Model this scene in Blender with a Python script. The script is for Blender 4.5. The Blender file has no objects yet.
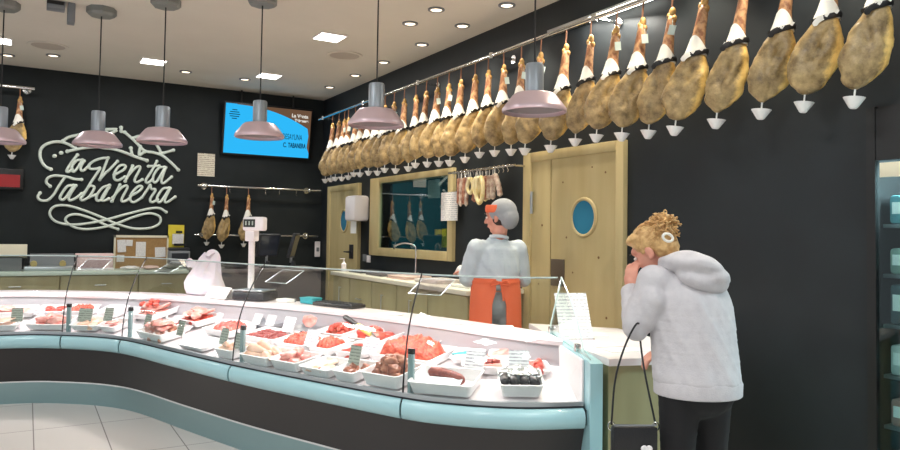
import bpy, bmesh, math, random
from mathutils import Vector, Matrix, noise
R = math.radians
PI = math.pi
SC = bpy.context.scene
C = SC.collection
random.seed(7)

# ---------------------------------------------------------------- materials
def lin(c):
    return tuple(((v / 255) / 12.92 if v / 255 <= .04045 else ((v / 255 + .055) / 1.055) ** 2.4) for v in c) + (1.0,)

MATS = {}
def mat(name, col, rough=.5, metal=0.0, col2=None, scale=8.0, lo=.35, hi=.65, stretch=None, bump=0.0, bscale=None, emit=0.0, spec=.5, detail=4.0, sss=0.0, coat=0.0, trans=0.0):
    if name in MATS: return MATS[name]
    m = bpy.data.materials.new(name); m.use_nodes = True
    nt = m.node_tree; N = nt.nodes; L = nt.links
    b = N['Principled BSDF']
    b.inputs['Base Color'].default_value = lin(col)
    b.inputs['Roughness'].default_value = rough
    b.inputs['Metallic'].default_value = metal
    b.inputs['Specular IOR Level'].default_value = spec
    b.inputs['Coat Weight'].default_value = coat
    b.inputs['Transmission Weight'].default_value = trans
    if sss:
        b.inputs['Subsurface Weight'].default_value = sss
        b.inputs['Subsurface Radius'].default_value = (.01, .004, .002)
    tc = N.new('ShaderNodeTexCoord'); mp = N.new('ShaderNodeMapping')
    L.new(tc.outputs['Object'], mp.inputs['Vector'])
    if stretch: mp.inputs['Scale'].default_value = stretch
    nz = N.new('ShaderNodeTexNoise'); nz.inputs['Scale'].default_value = scale; nz.inputs['Detail'].default_value = detail
    L.new(mp.outputs[0], nz.inputs['Vector'])
    if col2:
        rp = N.new('ShaderNodeValToRGB')
        rp.color_ramp.elements[0].position = lo; rp.color_ramp.elements[0].color = lin(col)
        rp.color_ramp.elements[1].position = hi; rp.color_ramp.elements[1].color = lin(col2)
        L.new(nz.outputs['Fac'], rp.inputs['Fac']); L.new(rp.outputs['Color'], b.inputs['Base Color'])
    if bump:
        bn = N.new('ShaderNodeBump'); bn.inputs['Strength'].default_value = bump; bn.inputs['Distance'].default_value = .01
        if bscale:
            n2 = N.new('ShaderNodeTexNoise'); n2.inputs['Scale'].default_value = bscale
            L.new(mp.outputs[0], n2.inputs['Vector']); L.new(n2.outputs['Fac'], bn.inputs['Height'])
        else: L.new(nz.outputs['Fac'], bn.inputs['Height'])
        L.new(bn.outputs[0], b.inputs['Normal'])
    if emit:
        b.inputs['Emission Color'].default_value = lin(col); b.inputs['Emission Strength'].default_value = emit
    MATS[name] = m
    return m

def glass_mat(name, tint, ior=1.45, rough=.0):
    m = bpy.data.materials.new(name); m.use_nodes = True
    nt = m.node_tree; N = nt.nodes; L = nt.links
    N.remove(N['Principled BSDF']); out = N['Material Output']
    t = N.new('ShaderNodeBsdfTransparent'); t.inputs[0].default_value = lin(tint)
    g = N.new('ShaderNodeBsdfGlossy'); g.inputs['Roughness'].default_value = rough; g.inputs[0].default_value = (1, 1, 1, 1)
    # Schlick reflectance of a thin clear pane, the same from both sides
    ge = N.new('ShaderNodeNewGeometry'); dt = N.new('ShaderNodeVectorMath'); dt.operation = 'DOT_PRODUCT'
    L.new(ge.outputs['Incoming'], dt.inputs[0]); L.new(ge.outputs['Normal'], dt.inputs[1])
    ab = N.new('ShaderNodeMath'); ab.operation = 'ABSOLUTE'; L.new(dt.outputs['Value'], ab.inputs[0])
    om = N.new('ShaderNodeMath'); om.operation = 'SUBTRACT'; om.inputs[0].default_value = 1; L.new(ab.outputs[0], om.inputs[1])
    pw = N.new('ShaderNodeMath'); pw.operation = 'POWER'; pw.inputs[1].default_value = 5; L.new(om.outputs[0], pw.inputs[0])
    f0 = ((ior - 1) / (ior + 1)) ** 2
    f = N.new('ShaderNodeMath'); f.operation = 'MULTIPLY_ADD'; f.inputs[1].default_value = 1 - f0; f.inputs[2].default_value = f0; L.new(pw.outputs[0], f.inputs[0])
    x = N.new('ShaderNodeMixShader')
    L.new(f.outputs[0], x.inputs[0]); L.new(t.outputs[0], x.inputs[1]); L.new(g.outputs[0], x.inputs[2]); L.new(x.outputs[0], out.inputs[0])
    MATS[name] = m
    return m

def emit_mat(name, col, strength):
    m = bpy.data.materials.new(name); m.use_nodes = True
    nt = m.node_tree; N = nt.nodes; L = nt.links
    N.remove(N['Principled BSDF'])
    e = N.new('ShaderNodeEmission'); e.inputs[0].default_value = lin(col); e.inputs[1].default_value = strength
    L.new(e.outputs[0], N['Material Output'].inputs[0]); MATS[name] = m
    return m

# room
WALL = mat('charcoal_paint', (31, 36, 40), .5, col2=(35, 41, 45), scale=3, bump=.03, bscale=60, spec=.35)
WALLB = mat('matt_charcoal_paint', (33, 37, 38), .6, col2=(37, 42, 43), scale=3, bump=.03, bscale=60, spec=.2)
CEIL = mat('ceiling_paint', (218, 212, 200), .8, col2=(222, 216, 204), scale=2)
WOOD = mat('pine_wood', (198, 182, 136), .5, col2=(178, 160, 112), scale=2.2, stretch=(4, 4, .5), lo=.2, hi=.9, bump=.03, detail=3)
WOODC = mat('shaded_pine_front', (168, 160, 122), .5, col2=(148, 138, 100), scale=2.2, stretch=(4, 4, .5), lo=.2, hi=.9, detail=3)  # same pine, with the shade on the counter fronts put into its colour
KNOT = mat('pine_knot', (120, 88, 48), .5)
BLACK = mat('black_paint', (22, 21, 22), .4)
PANELB = mat('counter_black_laminate', (46, 43, 44), .45)
BUMP = mat('aqua_bumper_plastic', (166, 207, 214), .3, coat=.3)
KICK = mat('brushed_kick_steel', (150, 178, 182), .28, metal=.75)
ALU = mat('aluminium', (190, 196, 200), .3, metal=.85)
CHROME = mat('chrome_steel', (215, 215, 212), .18, metal=1.0)
WHITE = mat('white_enamel', (240, 234, 234), .35)
DECK = mat('white_display_deck', (238, 228, 230), .3)
STEEL = mat('satin_steel_tray', (168, 170, 176), .35, metal=.6)
TRAYM = mat('white_tray_plastic', (242, 240, 240), .3)
PAPER = mat('white_paper', (238, 238, 234), .8)
CREAM = mat('cream_paper', (226, 220, 196), .8)
DARKG = mat('dark_grey_laminate', (84, 80, 84), .5)
DPLA = mat('dark_plastic', (38, 40, 46), .4)
GREYP = mat('grey_plastic', (120, 124, 128), .45)
LAMPP = mat('lamp_pink_satin', (206, 182, 188), .32, metal=.25)
LAMPG = mat('lamp_grey_neck', (150, 158, 166), .35, metal=.3)
LAMPI = mat('lamp_inside_shaded', (140, 132, 134), .6)  # white inside greyed: the shade under the lampshade is in the colour
CANOPY = mat('lamp_canopy_grey', (132, 134, 130), .5)
CORD = mat('black_cord', (25, 24, 24), .6)
SIGNM = mat('sign_pale_mint', (226, 236, 226), .45)
YEL = mat('yellow_card', (226, 206, 60), .6)
CORK = mat('cork_board', (176, 140, 92), .9, col2=(150, 116, 74), scale=90)
TEALP = mat('teal_room_paint', (46, 120, 128), .6)
TEALB = mat('teal_plastic', (40, 160, 170), .4)
GLASS = glass_mat('counter_glass', (250, 253, 252), 1.38)
GLASSE = mat('glass_polished_edge', (214, 232, 228), .15)
GLASSW = glass_mat('window_glass', (200, 222, 224), 2.7)
GLASSF = glass_mat('fridge_glass', (225, 240, 240), 1.5)
ACRY = glass_mat('acrylic_clear', (238, 236, 240), 1.5)
PORT = mat('porthole_blue', (58, 128, 160), .12, coat=.5)
# hams
def ham_skin():
    m = bpy.data.materials.new('cured_ham_skin'); m.use_nodes = True
    nt = m.node_tree; N = nt.nodes; L = nt.links; b = N['Principled BSDF']
    b.inputs['Roughness'].default_value = .34
    tc = N.new('ShaderNodeTexCoord'); oi = N.new('ShaderNodeObjectInfo')
    off = N.new('ShaderNodeVectorMath'); off.operation = 'ADD'
    sc = N.new('ShaderNodeVectorMath'); sc.operation = 'SCALE'; sc.inputs[0].default_value = (7, 3, 5)
    L.new(oi.outputs['Random'], sc.inputs['Scale']); L.new(tc.outputs['Object'], off.inputs[0]); L.new(sc.outputs[0], off.inputs[1])
    nz = N.new('ShaderNodeTexNoise'); nz.inputs['Scale'].default_value = 13; nz.inputs['Detail'].default_value = 8; nz.inputs['Roughness'].default_value = .68
    L.new(off.outputs[0], nz.inputs['Vector'])
    nf = N.new('ShaderNodeTexNoise'); nf.inputs['Scale'].default_value = 70; nf.inputs['Detail'].default_value = 3
    L.new(off.outputs[0], nf.inputs['Vector'])
    gold = N.new('ShaderNodeValToRGB'); e = gold.color_ramp.elements
    e[0].position = .25; e[0].color = lin((196, 146, 68)); e[1].position = .62; e[1].color = lin((246, 210, 128))
    L.new(nz.outputs['Fac'], gold.inputs['Fac'])
    lean = N.new('ShaderNodeValToRGB'); e = lean.color_ramp.elements
    e[0].position = .32; e[0].color = lin((104, 84, 54)); e[1].position = .64; e[1].color = lin((186, 160, 112))
    L.new(nz.outputs['Fac'], lean.inputs['Fac'])
    sx = N.new('ShaderNodeSeparateXYZ'); L.new(tc.outputs['Object'], sx.inputs[0])
    # the cut lean face is the side at local -y; the rind wraps round the back and the +x edge
    ad = N.new('ShaderNodeMath'); ad.operation = 'MULTIPLY_ADD'; ad.inputs[1].default_value = .7; L.new(sx.outputs['X'], ad.inputs[0]); L.new(sx.outputs['Y'], ad.inputs[2])
    nn = N.new('ShaderNodeMath'); nn.operation = 'MULTIPLY_ADD'; nn.inputs[1].default_value = .09; L.new(nz.outputs['Fac'], nn.inputs[0]); L.new(ad.outputs[0], nn.inputs[2])
    mr = N.new('ShaderNodeMapRange'); mr.inputs['From Min'].default_value = .018; mr.inputs['From Max'].default_value = .046
    L.new(nn.outputs[0], mr.inputs['Value'])
    mx = N.new('ShaderNodeMix'); mx.data_type = 'RGBA'
    L.new(mr.outputs[0], mx.inputs['Factor']); L.new(lean.outputs[0], mx.inputs['A']); L.new(gold.outputs[0], mx.inputs['B'])
    L.new(mx.outputs['Result'], b.inputs['Base Color'])
    bp = N.new('ShaderNodeBump'); bp.inputs['Strength'].default_value = .5; bp.inputs['Distance'].default_value = .012
    ma = N.new('ShaderNodeMath'); ma.operation = 'MULTIPLY_ADD'; ma.inputs[1].default_value = .25
    L.new(nf.outputs['Fac'], ma.inputs[0]); L.new(nz.outputs['Fac'], ma.inputs[2])
    L.new(ma.outputs[0], bp.inputs['Height']); L.new(bp.outputs[0], b.inputs['Normal'])
    MATS['ham'] = m
    return m
HAM = ham_skin()
SHANK = mat('ham_shank', (202, 156, 112), .5, col2=(142, 92, 62), scale=32, lo=.4, hi=.62, bump=.3)
HOOF = mat('ham_hoof', (206, 168, 96), .5, col2=(170, 120, 66), scale=30)
WRAP = mat('ham_white_wrapper', (240, 238, 230), .6)
BAND = mat('ham_black_band', (24, 22, 22), .5)
ROPE = mat('ham_cord', (150, 104, 78), .8)
CUP = mat('white_drip_cup', (238, 238, 236), .4)
TAGG = mat('pale_hang_tag', (196, 212, 204), .6)
# meats
MEATR = mat('raw_red_meat', (180, 56, 46), .28, col2=(218, 112, 92), scale=14, lo=.4, hi=.72, sss=.15, bump=.4)
MEATD = mat('dark_red_meat', (122, 38, 36), .28, col2=(178, 76, 64), scale=14, lo=.4, hi=.7, bump=.4)
MEATP = mat('pink_meat', (214, 122, 112), .3, col2=(236, 186, 174), scale=12, lo=.38, hi=.66, sss=.15, bump=.3)
MINCE = mat('orange_red_mince', (178, 50, 34), .35, col2=(222, 108, 80), scale=60, lo=.36, hi=.66, bump=.8)
CHICK = mat('pale_chicken', (222, 172, 146), .3, col2=(238, 208, 188), scale=9, sss=.2, bump=.2)
BROWNM = mat('brown_meat', (134, 74, 54), .3, col2=(200, 136, 106), scale=16, lo=.38, hi=.68, bump=.4)
SAUS = mat('dark_sausage', (124, 52, 44), .35, col2=(166, 88, 74), scale=40)
MORC = mat('black_pudding', (38, 28, 28), .3)
SALW = mat('white_mould_sausage', (226, 212, 194), .6, col2=(170, 130, 112), scale=22)
SALR = mat('red_cured_sausage', (150, 82, 64), .45, col2=(206, 160, 130), scale=26)
SALY = mat('yellow_sausage_loop', (226, 206, 140), .5, col2=(238, 224, 180), scale=16)
FOIL = mat('crumpled_foil', (210, 212, 214), .22, metal=.9, bump=.6, bscale=40)
# people
SKIN = mat('skin', (222, 160, 138), .5, col2=(208, 140, 120), scale=9, sss=.1)
HOODY = mat('pale_grey_pink_fleece', (200, 196, 199), .9, col2=(192, 188, 192), scale=30, bump=.15, bscale=160)
TROUS = mat('black_trousers', (20, 19, 22), .85)
HAIR = mat('blond_hair', (222, 184, 126), .45, col2=(176, 132, 80), scale=30, stretch=(1, 1, 1))
HAIRD = mat('dark_hair', (40, 28, 24), .5)
COATM = mat('white_work_coat', (198, 208, 214), .85, col2=(188, 199, 207), scale=8, bump=.1, bscale=30)
APRON = mat('orange_apron', (236, 104, 62), .7)
GREYT = mat('grey_trousers', (150, 156, 158), .8)
CAPM = mat('grey_cap', (156, 160, 164), .8, bump=.3, bscale=150)
ORAN = mat('orange_cap_band', (240, 112, 70), .7)
LEATH = mat('black_leather', (24, 23, 26), .45, bump=.2, bscale=120)

def lined_mat(name, base, ink, scale, tx=.5):
    m = bpy.data.materials.new(name); m.use_nodes = True
    nt = m.node_tree; N = nt.nodes; L = nt.links; b = N['Principled BSDF']; b.inputs['Roughness'].default_value = .7
    tc = N.new('ShaderNodeTexCoord'); br = N.new('ShaderNodeTexBrick')
    mp = N.new('ShaderNodeMapping'); mp.inputs['Scale'].default_value = (1, 1, 1)
    L.new(tc.outputs['Generated'], mp.inputs['Vector'])
    sx = N.new('ShaderNodeSeparateXYZ'); L.new(mp.outputs[0], sx.inputs[0])
    w = N.new('ShaderNodeTexNoise'); w.inputs['Scale'].default_value = 14; w.noise_dimensions = '3D'; L.new(mp.outputs[0], w.inputs['Vector'])
    mu = N.new('ShaderNodeMath'); mu.operation = 'MULTIPLY'; mu.inputs[1].default_value = scale; L.new(sx.outputs['Z'], mu.inputs[0])
    fr = N.new('ShaderNodeMath'); fr.operation = 'FRACT'; L.new(mu.outputs[0], fr.inputs[0])
    gt = N.new('ShaderNodeMath'); gt.operation = 'GREATER_THAN'; gt.inputs[1].default_value = .6; L.new(fr.outputs[0], gt.inputs[0])
    g2 = N.new('ShaderNodeMath'); g2.operation = 'GREATER_THAN'; g2.inputs[1].default_value = .45; L.new(w.outputs['Fac'], g2.inputs[0])
    m3 = N.new('ShaderNodeMath'); m3.operation = 'MULTIPLY'; L.new(gt.outputs[0], m3.inputs[0]); L.new(g2.outputs[0], m3.inputs[1])
    mx = N.new('ShaderNodeMix'); mx.data_type = 'RGBA'; mx.inputs['A'].default_value = lin(base); mx.inputs['B'].default_value = lin(ink)
    L.new(m3.outputs[0], mx.inputs['Factor']); L.new(mx.outputs['Result'], b.inputs['Base Color'])
    MATS[name] = m
    return m
PRINT = lined_mat('printed_sheet', (238, 236, 232), (186, 186, 190), 14)
PRICE = lined_mat('price_card_print', (236, 234, 236), (168, 164, 172), 6)
PRICEB = lined_mat('grey_green_card', (168, 176, 164), (120, 122, 116), 6)
PINKP = lined_mat('pink_printed_sheet', (238, 214, 212), (180, 130, 130), 10)

def floor_mat():
    m = bpy.data.materials.new('cream_floor_tiles'); m.use_nodes = True
    nt = m.node_tree; N = nt.nodes; L = nt.links; b = N['Principled BSDF']; b.inputs['Roughness'].default_value = .22
    tc = N.new('ShaderNodeTexCoord'); mp = N.new('ShaderNodeMapping'); mp.inputs['Location'].default_value = (-.08, .2, 0)
    L.new(tc.outputs['Object'], mp.inputs['Vector'])
    br = N.new('ShaderNodeTexBrick'); br.offset = 0; br.squash = 1
    br.inputs['Color1'].default_value = lin((214, 206, 200)); br.inputs['Color2'].default_value = lin((218, 210, 204)); br.inputs['Mortar'].default_value = lin((150, 142, 138))
    br.inputs['Scale'].default_value = 1; br.inputs['Mortar Size'].default_value = .004; br.inputs['Brick Width'].default_value = .43; br.inputs['Row Height'].default_value = .86
    L.new(mp.outputs[0], br.inputs['Vector']); L.new(br.outputs['Color'], b.inputs['Base Color'])
    return m
FLOORM = floor_mat()

# ---------------------------------------------------------------- mesh builder
class B:
    def __init__(s): s.bm = bmesh.new()
    def _x(s, vs, M):
        for v in vs: v.co = M @ v.co
    def box(s, c, d, rz=0.0, bev=0.0, M=None, rot=None):
        r = bmesh.ops.create_cube(s.bm, size=1)
        vs = r['verts']
        for v in vs: v.co = Vector((v.co.x * d[0], v.co.y * d[1], v.co.z * d[2]))
        if bev:
            es = list({e for v in vs for e in v.link_edges})
            q = bmesh.ops.bevel(s.bm, geom=es, offset=min(bev, min(d) * .45), segments=2, affect='EDGES', profile=.5)
            vs = list({v for f in q['faces'] for v in f.verts} | {v for v in vs if v.is_valid})
        T = Matrix.Translation(c) @ (rot.to_4x4() if rot else Matrix.Rotation(rz, 4, 'Z'))
        if M: T = M @ T
        s._x(vs, T); return s
    def bx(s, x0, x1, y0, y1, z0, z1, bev=0.0):
        return s.box(((x0 + x1) / 2, (y0 + y1) / 2, (z0 + z1) / 2), (abs(x1 - x0), abs(y1 - y0), abs(z1 - z0)), 0, bev)
    def tube(s, pts, r, n=8, closed=False, cap=True, flat=None):
        P = [Vector(p) for p in pts]; k = len(P)
        rr = r if isinstance(r, (list, tuple)) else [r] * k
        rings = []; up = None
        for i in range(k):
            if closed: t = P[(i + 1) % k] - P[i - 1]
            else: t = P[min(i + 1, k - 1)] - P[max(i - 1, 0)]
            if t.length < 1e-9: t = Vector((0, 0, 1))
            t.normalize()
            if up is None:
                up = Vector((0, 0, 1)) if abs(t.z) < .9 else Vector((1, 0, 0))
            a = t.cross(up)
            if a.length < 1e-6: a = t.cross(Vector((0, 1, .1)))
            a.normalize(); b = a.cross(t).normalized(); up = b
            fa, fb = flat if flat else (1, 1)
            rings.append([s.bm.verts.new(P[i] + (a * math.cos(2 * PI * j / n) * fa + b * math.sin(2 * PI * j / n) * fb) * rr[i]) for j in range(n)])
        m = k if closed else k - 1
        for i in range(m):
            A, D = rings[i], rings[(i + 1) % k]
            for j in range(n): s.bm.faces.new((A[j], A[(j + 1) % n], D[(j + 1) % n], D[j]))
        if cap and not closed:
            s.bm.faces.new(rings[0][::-1]); s.bm.faces.new(rings[-1])
        return s
    def cyl(s, a, b, r, r2=None, n=16): return s.tube([a, b], [r, r if r2 is None else r2], n)
    def rings(s, RR, cap=True, closed=False):
        V = [[s.bm.verts.new(Vector(p)) for p in ring] for ring in RR]; n = len(V[0])
        for i in range(len(V) - 1 + (1 if closed else 0)):
            A, D = V[i], V[(i + 1) % len(V)]
            for j in range(n): s.bm.faces.new((A[j], A[(j + 1) % n], D[(j + 1) % n], D[j]))
        if cap and not closed:
            s.bm.faces.new(V[0][::-1]); s.bm.faces.new(V[-1])
        return s
    def lathe(s, prof, c=(0, 0, 0), n=24, cap=True):
        return s.rings([[(c[0] + r * math.cos(2 * PI * j / n), c[1] + r * math.sin(2 * PI * j / n), c[2] + z) for j in range(n)] for r, z in prof], cap)
    def prism(s, poly, z0, z1, M=None):
        a = [s.bm.verts.new((x, y, z0)) for x, y in poly]; b = [s.bm.verts.new((x, y, z1)) for x, y in poly]; n = len(a)
        s.bm.faces.new(a[::-1]); s.bm.faces.new(b)
        for i in range(n): s.bm.faces.new((a[i], a[(i + 1) % n], b[(i + 1) % n], b[i]))
        if M: s._x(a + b, M)
        return s
    def ell(s, c, r, rot=None, u=14, v=9):
        c = Vector(c); n = s.bm.verts.new; f = s.bm.faces.new; RR = []
        def P(x, y, z):
            q = Vector((x * r[0], y * r[1], z * r[2])); return n(c + (rot @ q if rot else q))
        t, b_ = P(0, 0, 1), P(0, 0, -1)
        for i in range(1, v):
            a = PI * i / v; RR.append([P(math.sin(a) * math.cos(2 * PI * k / u), math.sin(a) * math.sin(2 * PI * k / u), math.cos(a)) for k in range(u)])
        for k in range(u):
            f((t, RR[0][k], RR[0][(k + 1) % u])); f((b_, RR[-1][(k + 1) % u], RR[-1][k]))
            for i in range(v - 2): f((RR[i][k], RR[i + 1][k], RR[i + 1][(k + 1) % u], RR[i][(k + 1) % u]))
        return s
    def ico(s, c, r, sub=2, rot=None, amp=0.0, freq=3.0, seed=0.0):
        q = bmesh.ops.create_icosphere(s.bm, subdivisions=sub, radius=1)
        for v in q['verts']:
            d = 1 + amp * noise.noise(v.co * freq + Vector((seed, seed * .7, seed * 1.3)))
            v.co = v.co * d
        M = Matrix.Translation(c) @ (rot.to_4x4() if rot else Matrix.Identity(4)) @ Matrix.Diagonal((r[0], r[1], r[2], 1))
        s._x(q['verts'], M); return s
    def cap(s, a, b, ra, rb, n=7, sq=(1, 1, 1)):
        a, b = Vector(a), Vector(b)
        for i in range(n):
            t = i / (n - 1); r = ra + (rb - ra) * t
            s.ell(a.lerp(b, t), (r * sq[0], r * sq[1], r * sq[2]), u=12, v=8)
        return s
    def quad(s, a, b, c, d):
        s.bm.faces.new([s.bm.verts.new(Vector(p)) for p in (a, b, c, d)]); return s
    def build(s, name, m, parent=None, loc=None, world=False, smooth=True, ang=40):
        bmesh.ops.recalc_face_normals(s.bm, faces=s.bm.faces[:])
        if world and parent is not None: s.bm.transform(parent_world(parent).inverted())
        if loc is not None and parent is None and world: s.bm.transform(Matrix.Translation(-Vector(loc)))
        me = bpy.data.meshes.new(name); s.bm.to_mesh(me); s.bm.free()
        if smooth:
            me.polygons.foreach_set('use_smooth', [True] * len(me.polygons)); me.set_sharp_from_angle(angle=R(ang))
        for mm in (m if isinstance(m, (list, tuple)) else [m]): me.materials.append(mm)
        o = bpy.data.objects.new(name, me); C.objects.link(o)
        if parent is not None: o.parent = parent
        if loc is not None: o.location = loc
        return o

def parent_world(o):
    M = Matrix.LocRotScale(o.location, o.rotation_euler, o.scale)
    return parent_world(o.parent) @ M if o.parent else M

def tag(o, label=None, cat=None, group=None, kind=None):
    if label: o['label'] = label
    if cat: o['category'] = cat
    if group: o['group'] = group
    if kind: o['kind'] = kind
    return o
def thing(name, label, cat, loc=(0, 0, 0), rz=0.0, group=None):
    o = bpy.data.objects.new(name, None); C.objects.link(o)
    o.empty_display_size = .05; o.location = loc; o.rotation_euler = (0, 0, rz)
    return tag(o, label, cat, group)
def struct(name, b, m, parent=None, world=True):
    o = b.build(name, m, parent, world=parent is not None and world)
    if parent is None: o['kind'] = 'structure'
    return o
def dup(root, loc, rot=None, scale=None, label=None, group=None):
    r = root.copy(); C.objects.link(r); r.location = loc
    if rot is not None: r.rotation_euler = rot
    if scale is not None: r.scale = scale
    if label: r['label'] = label
    if group: r['group'] = group
    for ch in list(root.children):
        c = ch.copy(); C.objects.link(c); c.parent = r
        for g in list(ch.children):
            d = g.copy(); C.objects.link(d); d.parent = c
    return r
def light(name, kind, loc, power, col, parent=None, size=.2, spot=None, rot=None, sy=None, spread=None):
    l = bpy.data.lights.new(name, kind); l.energy = power; l.color = col
    if kind == 'AREA':
        l.size = size
        if sy: l.shape = 'RECTANGLE'; l.size_y = sy
        if spread: l.spread = spread
    elif kind == 'SPOT': l.spot_size = spot[0]; l.spot_blend = spot[1]; l.shadow_soft_size = size
    else: l.shadow_soft_size = size
    o = bpy.data.objects.new(name, l); C.objects.link(o)
    if parent is not None: o.parent = parent
    o.location = loc
    if rot: o.rotation_euler = rot
    return o
def spline(pts, per=6, closed=False):
    P = [Vector(p) for p in pts]; n = len(P); out = []
    rng = range(n if closed else n - 1)
    for i in rng:
        if closed: a, b, c, d = P[i - 1], P[i], P[(i + 1) % n], P[(i + 2) % n]
        else:
            b, c = P[i], P[i + 1]; a = P[i - 1] if i else 2 * b - c; d = P[i + 2] if i + 2 < n else 2 * c - b
        for k in range(per):
            t = k / per
            out.append(.5 * ((2 * b) + (-a + c) * t + (2 * a - 5 * b + 4 * c - d) * t * t + (-a + 3 * b - 3 * c + d) * t ** 3))
    if not closed: out.append(P[-1])
    return out
def organic(name, b, voxel, smooth, m, parent):
    bmesh.ops.recalc_face_normals(b.bm, faces=b.bm.faces[:])
    me = bpy.data.meshes.new('raw'); b.bm.to_mesh(me); b.bm.free()
    o = bpy.data.objects.new('raw', me); C.objects.link(o)
    md = o.modifiers.new('r', 'REMESH'); md.mode = 'VOXEL'; md.voxel_size = voxel
    if smooth:
        sm = o.modifiers.new('s', 'SMOOTH'); sm.factor = .5; sm.iterations = smooth
    dg = bpy.context.evaluated_depsgraph_get(); dg.update()
    m2 = bpy.data.meshes.new_from_object(o.evaluated_get(dg)); m2.name = name
    bpy.data.objects.remove(o); bpy.data.meshes.remove(me)
    m2.polygons.foreach_set('use_smooth', [True] * len(m2.polygons))
    m2.materials.clear(); m2.materials.append(m)
    q = bpy.data.objects.new(name, m2); C.objects.link(q); q.parent = parent
    return q
def text_mesh(name, txt, size, M, m, parent, ext=.002, bold=0.0):
    cu = bpy.data.curves.new('t', 'FONT'); cu.body = txt; cu.size = size; cu.extrude = ext; cu.offset = bold; cu.align_x = 'LEFT'
    o = bpy.data.objects.new('t', cu); C.objects.link(o)
    dg = bpy.context.evaluated_depsgraph_get(); dg.update()
    me = bpy.data.meshes.new_from_object(o.evaluated_get(dg)); bpy.data.objects.remove(o); bpy.data.curves.remove(cu)
    me.transform(M); me.name = name; me.materials.clear(); me.materials.append(m)
    q = bpy.data.objects.new(name, me); C.objects.link(q); q.parent = parent
    return q
ORD = 'first second third fourth fifth sixth seventh eighth ninth tenth eleventh twelfth thirteenth fourteenth fifteenth sixteenth seventeenth eighteenth nineteenth twentieth'.split()
ORD += ['twenty-' + w for w in ORD[:9]] + ['thirtieth', 'thirty-first']
# ---------------------------------------------------------------- setting
XW, YB, ZC = 3.8, 10.2, 3.395
b = B(); b.bx(-5, 4.6, -4, 10.35, -.05, 0); struct('floor', b, FLOORM)
b = B(); b.bx(-5, 4.6, -4, 10.35, ZC, ZC + .08); struct('ceiling', b, CEIL)
b = B(); b.bx(-5, 4.0, YB, YB + .15, 0, ZC); struct('wall_back', b, WALLB)
b = B()
WY0, WY1, WZ0, WZ1 = 6.40, 8.10, 1.23, 2.03
CY0, CY1, CZ1 = 1.0, 2.11, 2.11
b.bx(XW, XW + .15, WY1, YB, 0, ZC); b.bx(XW, XW + .15, CY1, WY0, 0, ZC)
b.bx(XW, XW + .15, WY0, WY1, 0, WZ0); b.bx(XW, XW + .15, WY0, WY1, WZ1, ZC)
b.bx(XW, XW + .15, CY0, CY1, CZ1, ZC); b.bx(XW, XW + .15, -4, CY0, 0, ZC)
struct('wall_right', b, WALL)
# drying room behind the window
b = B()
b.bx(4.95, 5.0, 6.0, 8.6, .9, 2.5); b.bx(3.96, 4.95, 5.95, 6.0, .9, 2.5); b.bx(3.96, 4.95, 8.6, 8.65, .9, 2.5)
b.bx(3.96, 4.95, 6.0, 8.6, .85, .9); b.bx(3.96, 4.95, 6.0, 8.6, 2.5, 2.55)
struct('wall_inner', b, TEALP)
light('window_teal_fill', 'AREA', (4.4, 7.3, 2.45), 18, (.75, 1, 1), size=.5)  # unseen fill lamp, added to brighten the teal behind the pane
# window
w = thing('window_1', 'pine framed interior window in the dark right wall', 'window', (XW, 7.25, WZ0)); w['kind'] = 'structure'
b = B()
fy0, fy1, fz0, fz1 = 6.30, 8.36, 1.13, 2.10
for a in ((fy0, WY0, fz0, fz1), (WY1, fy1, fz0, fz1), (WY0, WY1, fz0, WZ0), (WY0, WY1, WZ1, fz1)):
    b.bx(XW - .045, XW + .12, a[0], a[1], a[2], a[3], .006)
b.build('window_frame', WOOD, w, world=True)
b = B(); b.bx(XW - .02, XW - .012, WY0, WY1, WZ0, WZ1); b.build('window_pane', GLASSW, w, world=True)
# door 1, narrow with porthole, by the corner
def port(b, y, z, ry, rz_, x, r):
    pts = [(x, y + ry * math.cos(2 * PI * i / 32), z + rz_ * math.sin(2 * PI * i / 32)) for i in range(32)]
    b.tube(pts, r, 8, closed=True)
d = thing('door_1', 'narrow pine door with porthole beside the room corner', 'door', (XW, 9.28, 0)); d['kind'] = 'structure'
b = B(); b.bx(XW - .035, XW, 8.82, 9.75, 0, 1.99); b.build('door_leaf', WOOD, d, world=True)
b = B(); b.bx(XW - .05, XW, 9.75, 9.85, 0, 2.07, .005); b.bx(XW - .05, XW, 8.72, 8.82, 0, 2.07, .005); b.bx(XW - .05, XW, 8.82, 9.75, 1.99, 2.07, .005)
b.build('door_frame', WOOD, d, world=True)
b = B(); port(b, 9.22, 1.57, .125, .15, XW - .037, .016); b.build('porthole_rim', WOOD, d, world=True)
b = B(); b.rings([[(x, 9.22 + .12 * math.cos(2 * PI * i / 32), 1.57 + .145 * math.sin(2 * PI * i / 32)) for i in range(32)] for x in (XW - .042, XW - .03)]); b.build('porthole_glass', PORT, d, world=True)
b = B(); b.bx(XW - .05, XW - .03, 8.88, 9.0, 1.06, 1.25, .004); b.cyl((XW - .05, 8.94, 1.15), (XW - .1, 8.94, 1.15), .01); b.cyl((XW - .1, 8.94, 1.15), (XW - .1, 9.05, 1.15), .01)
b.build('door_handle', DPLA, d, world=True)
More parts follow.
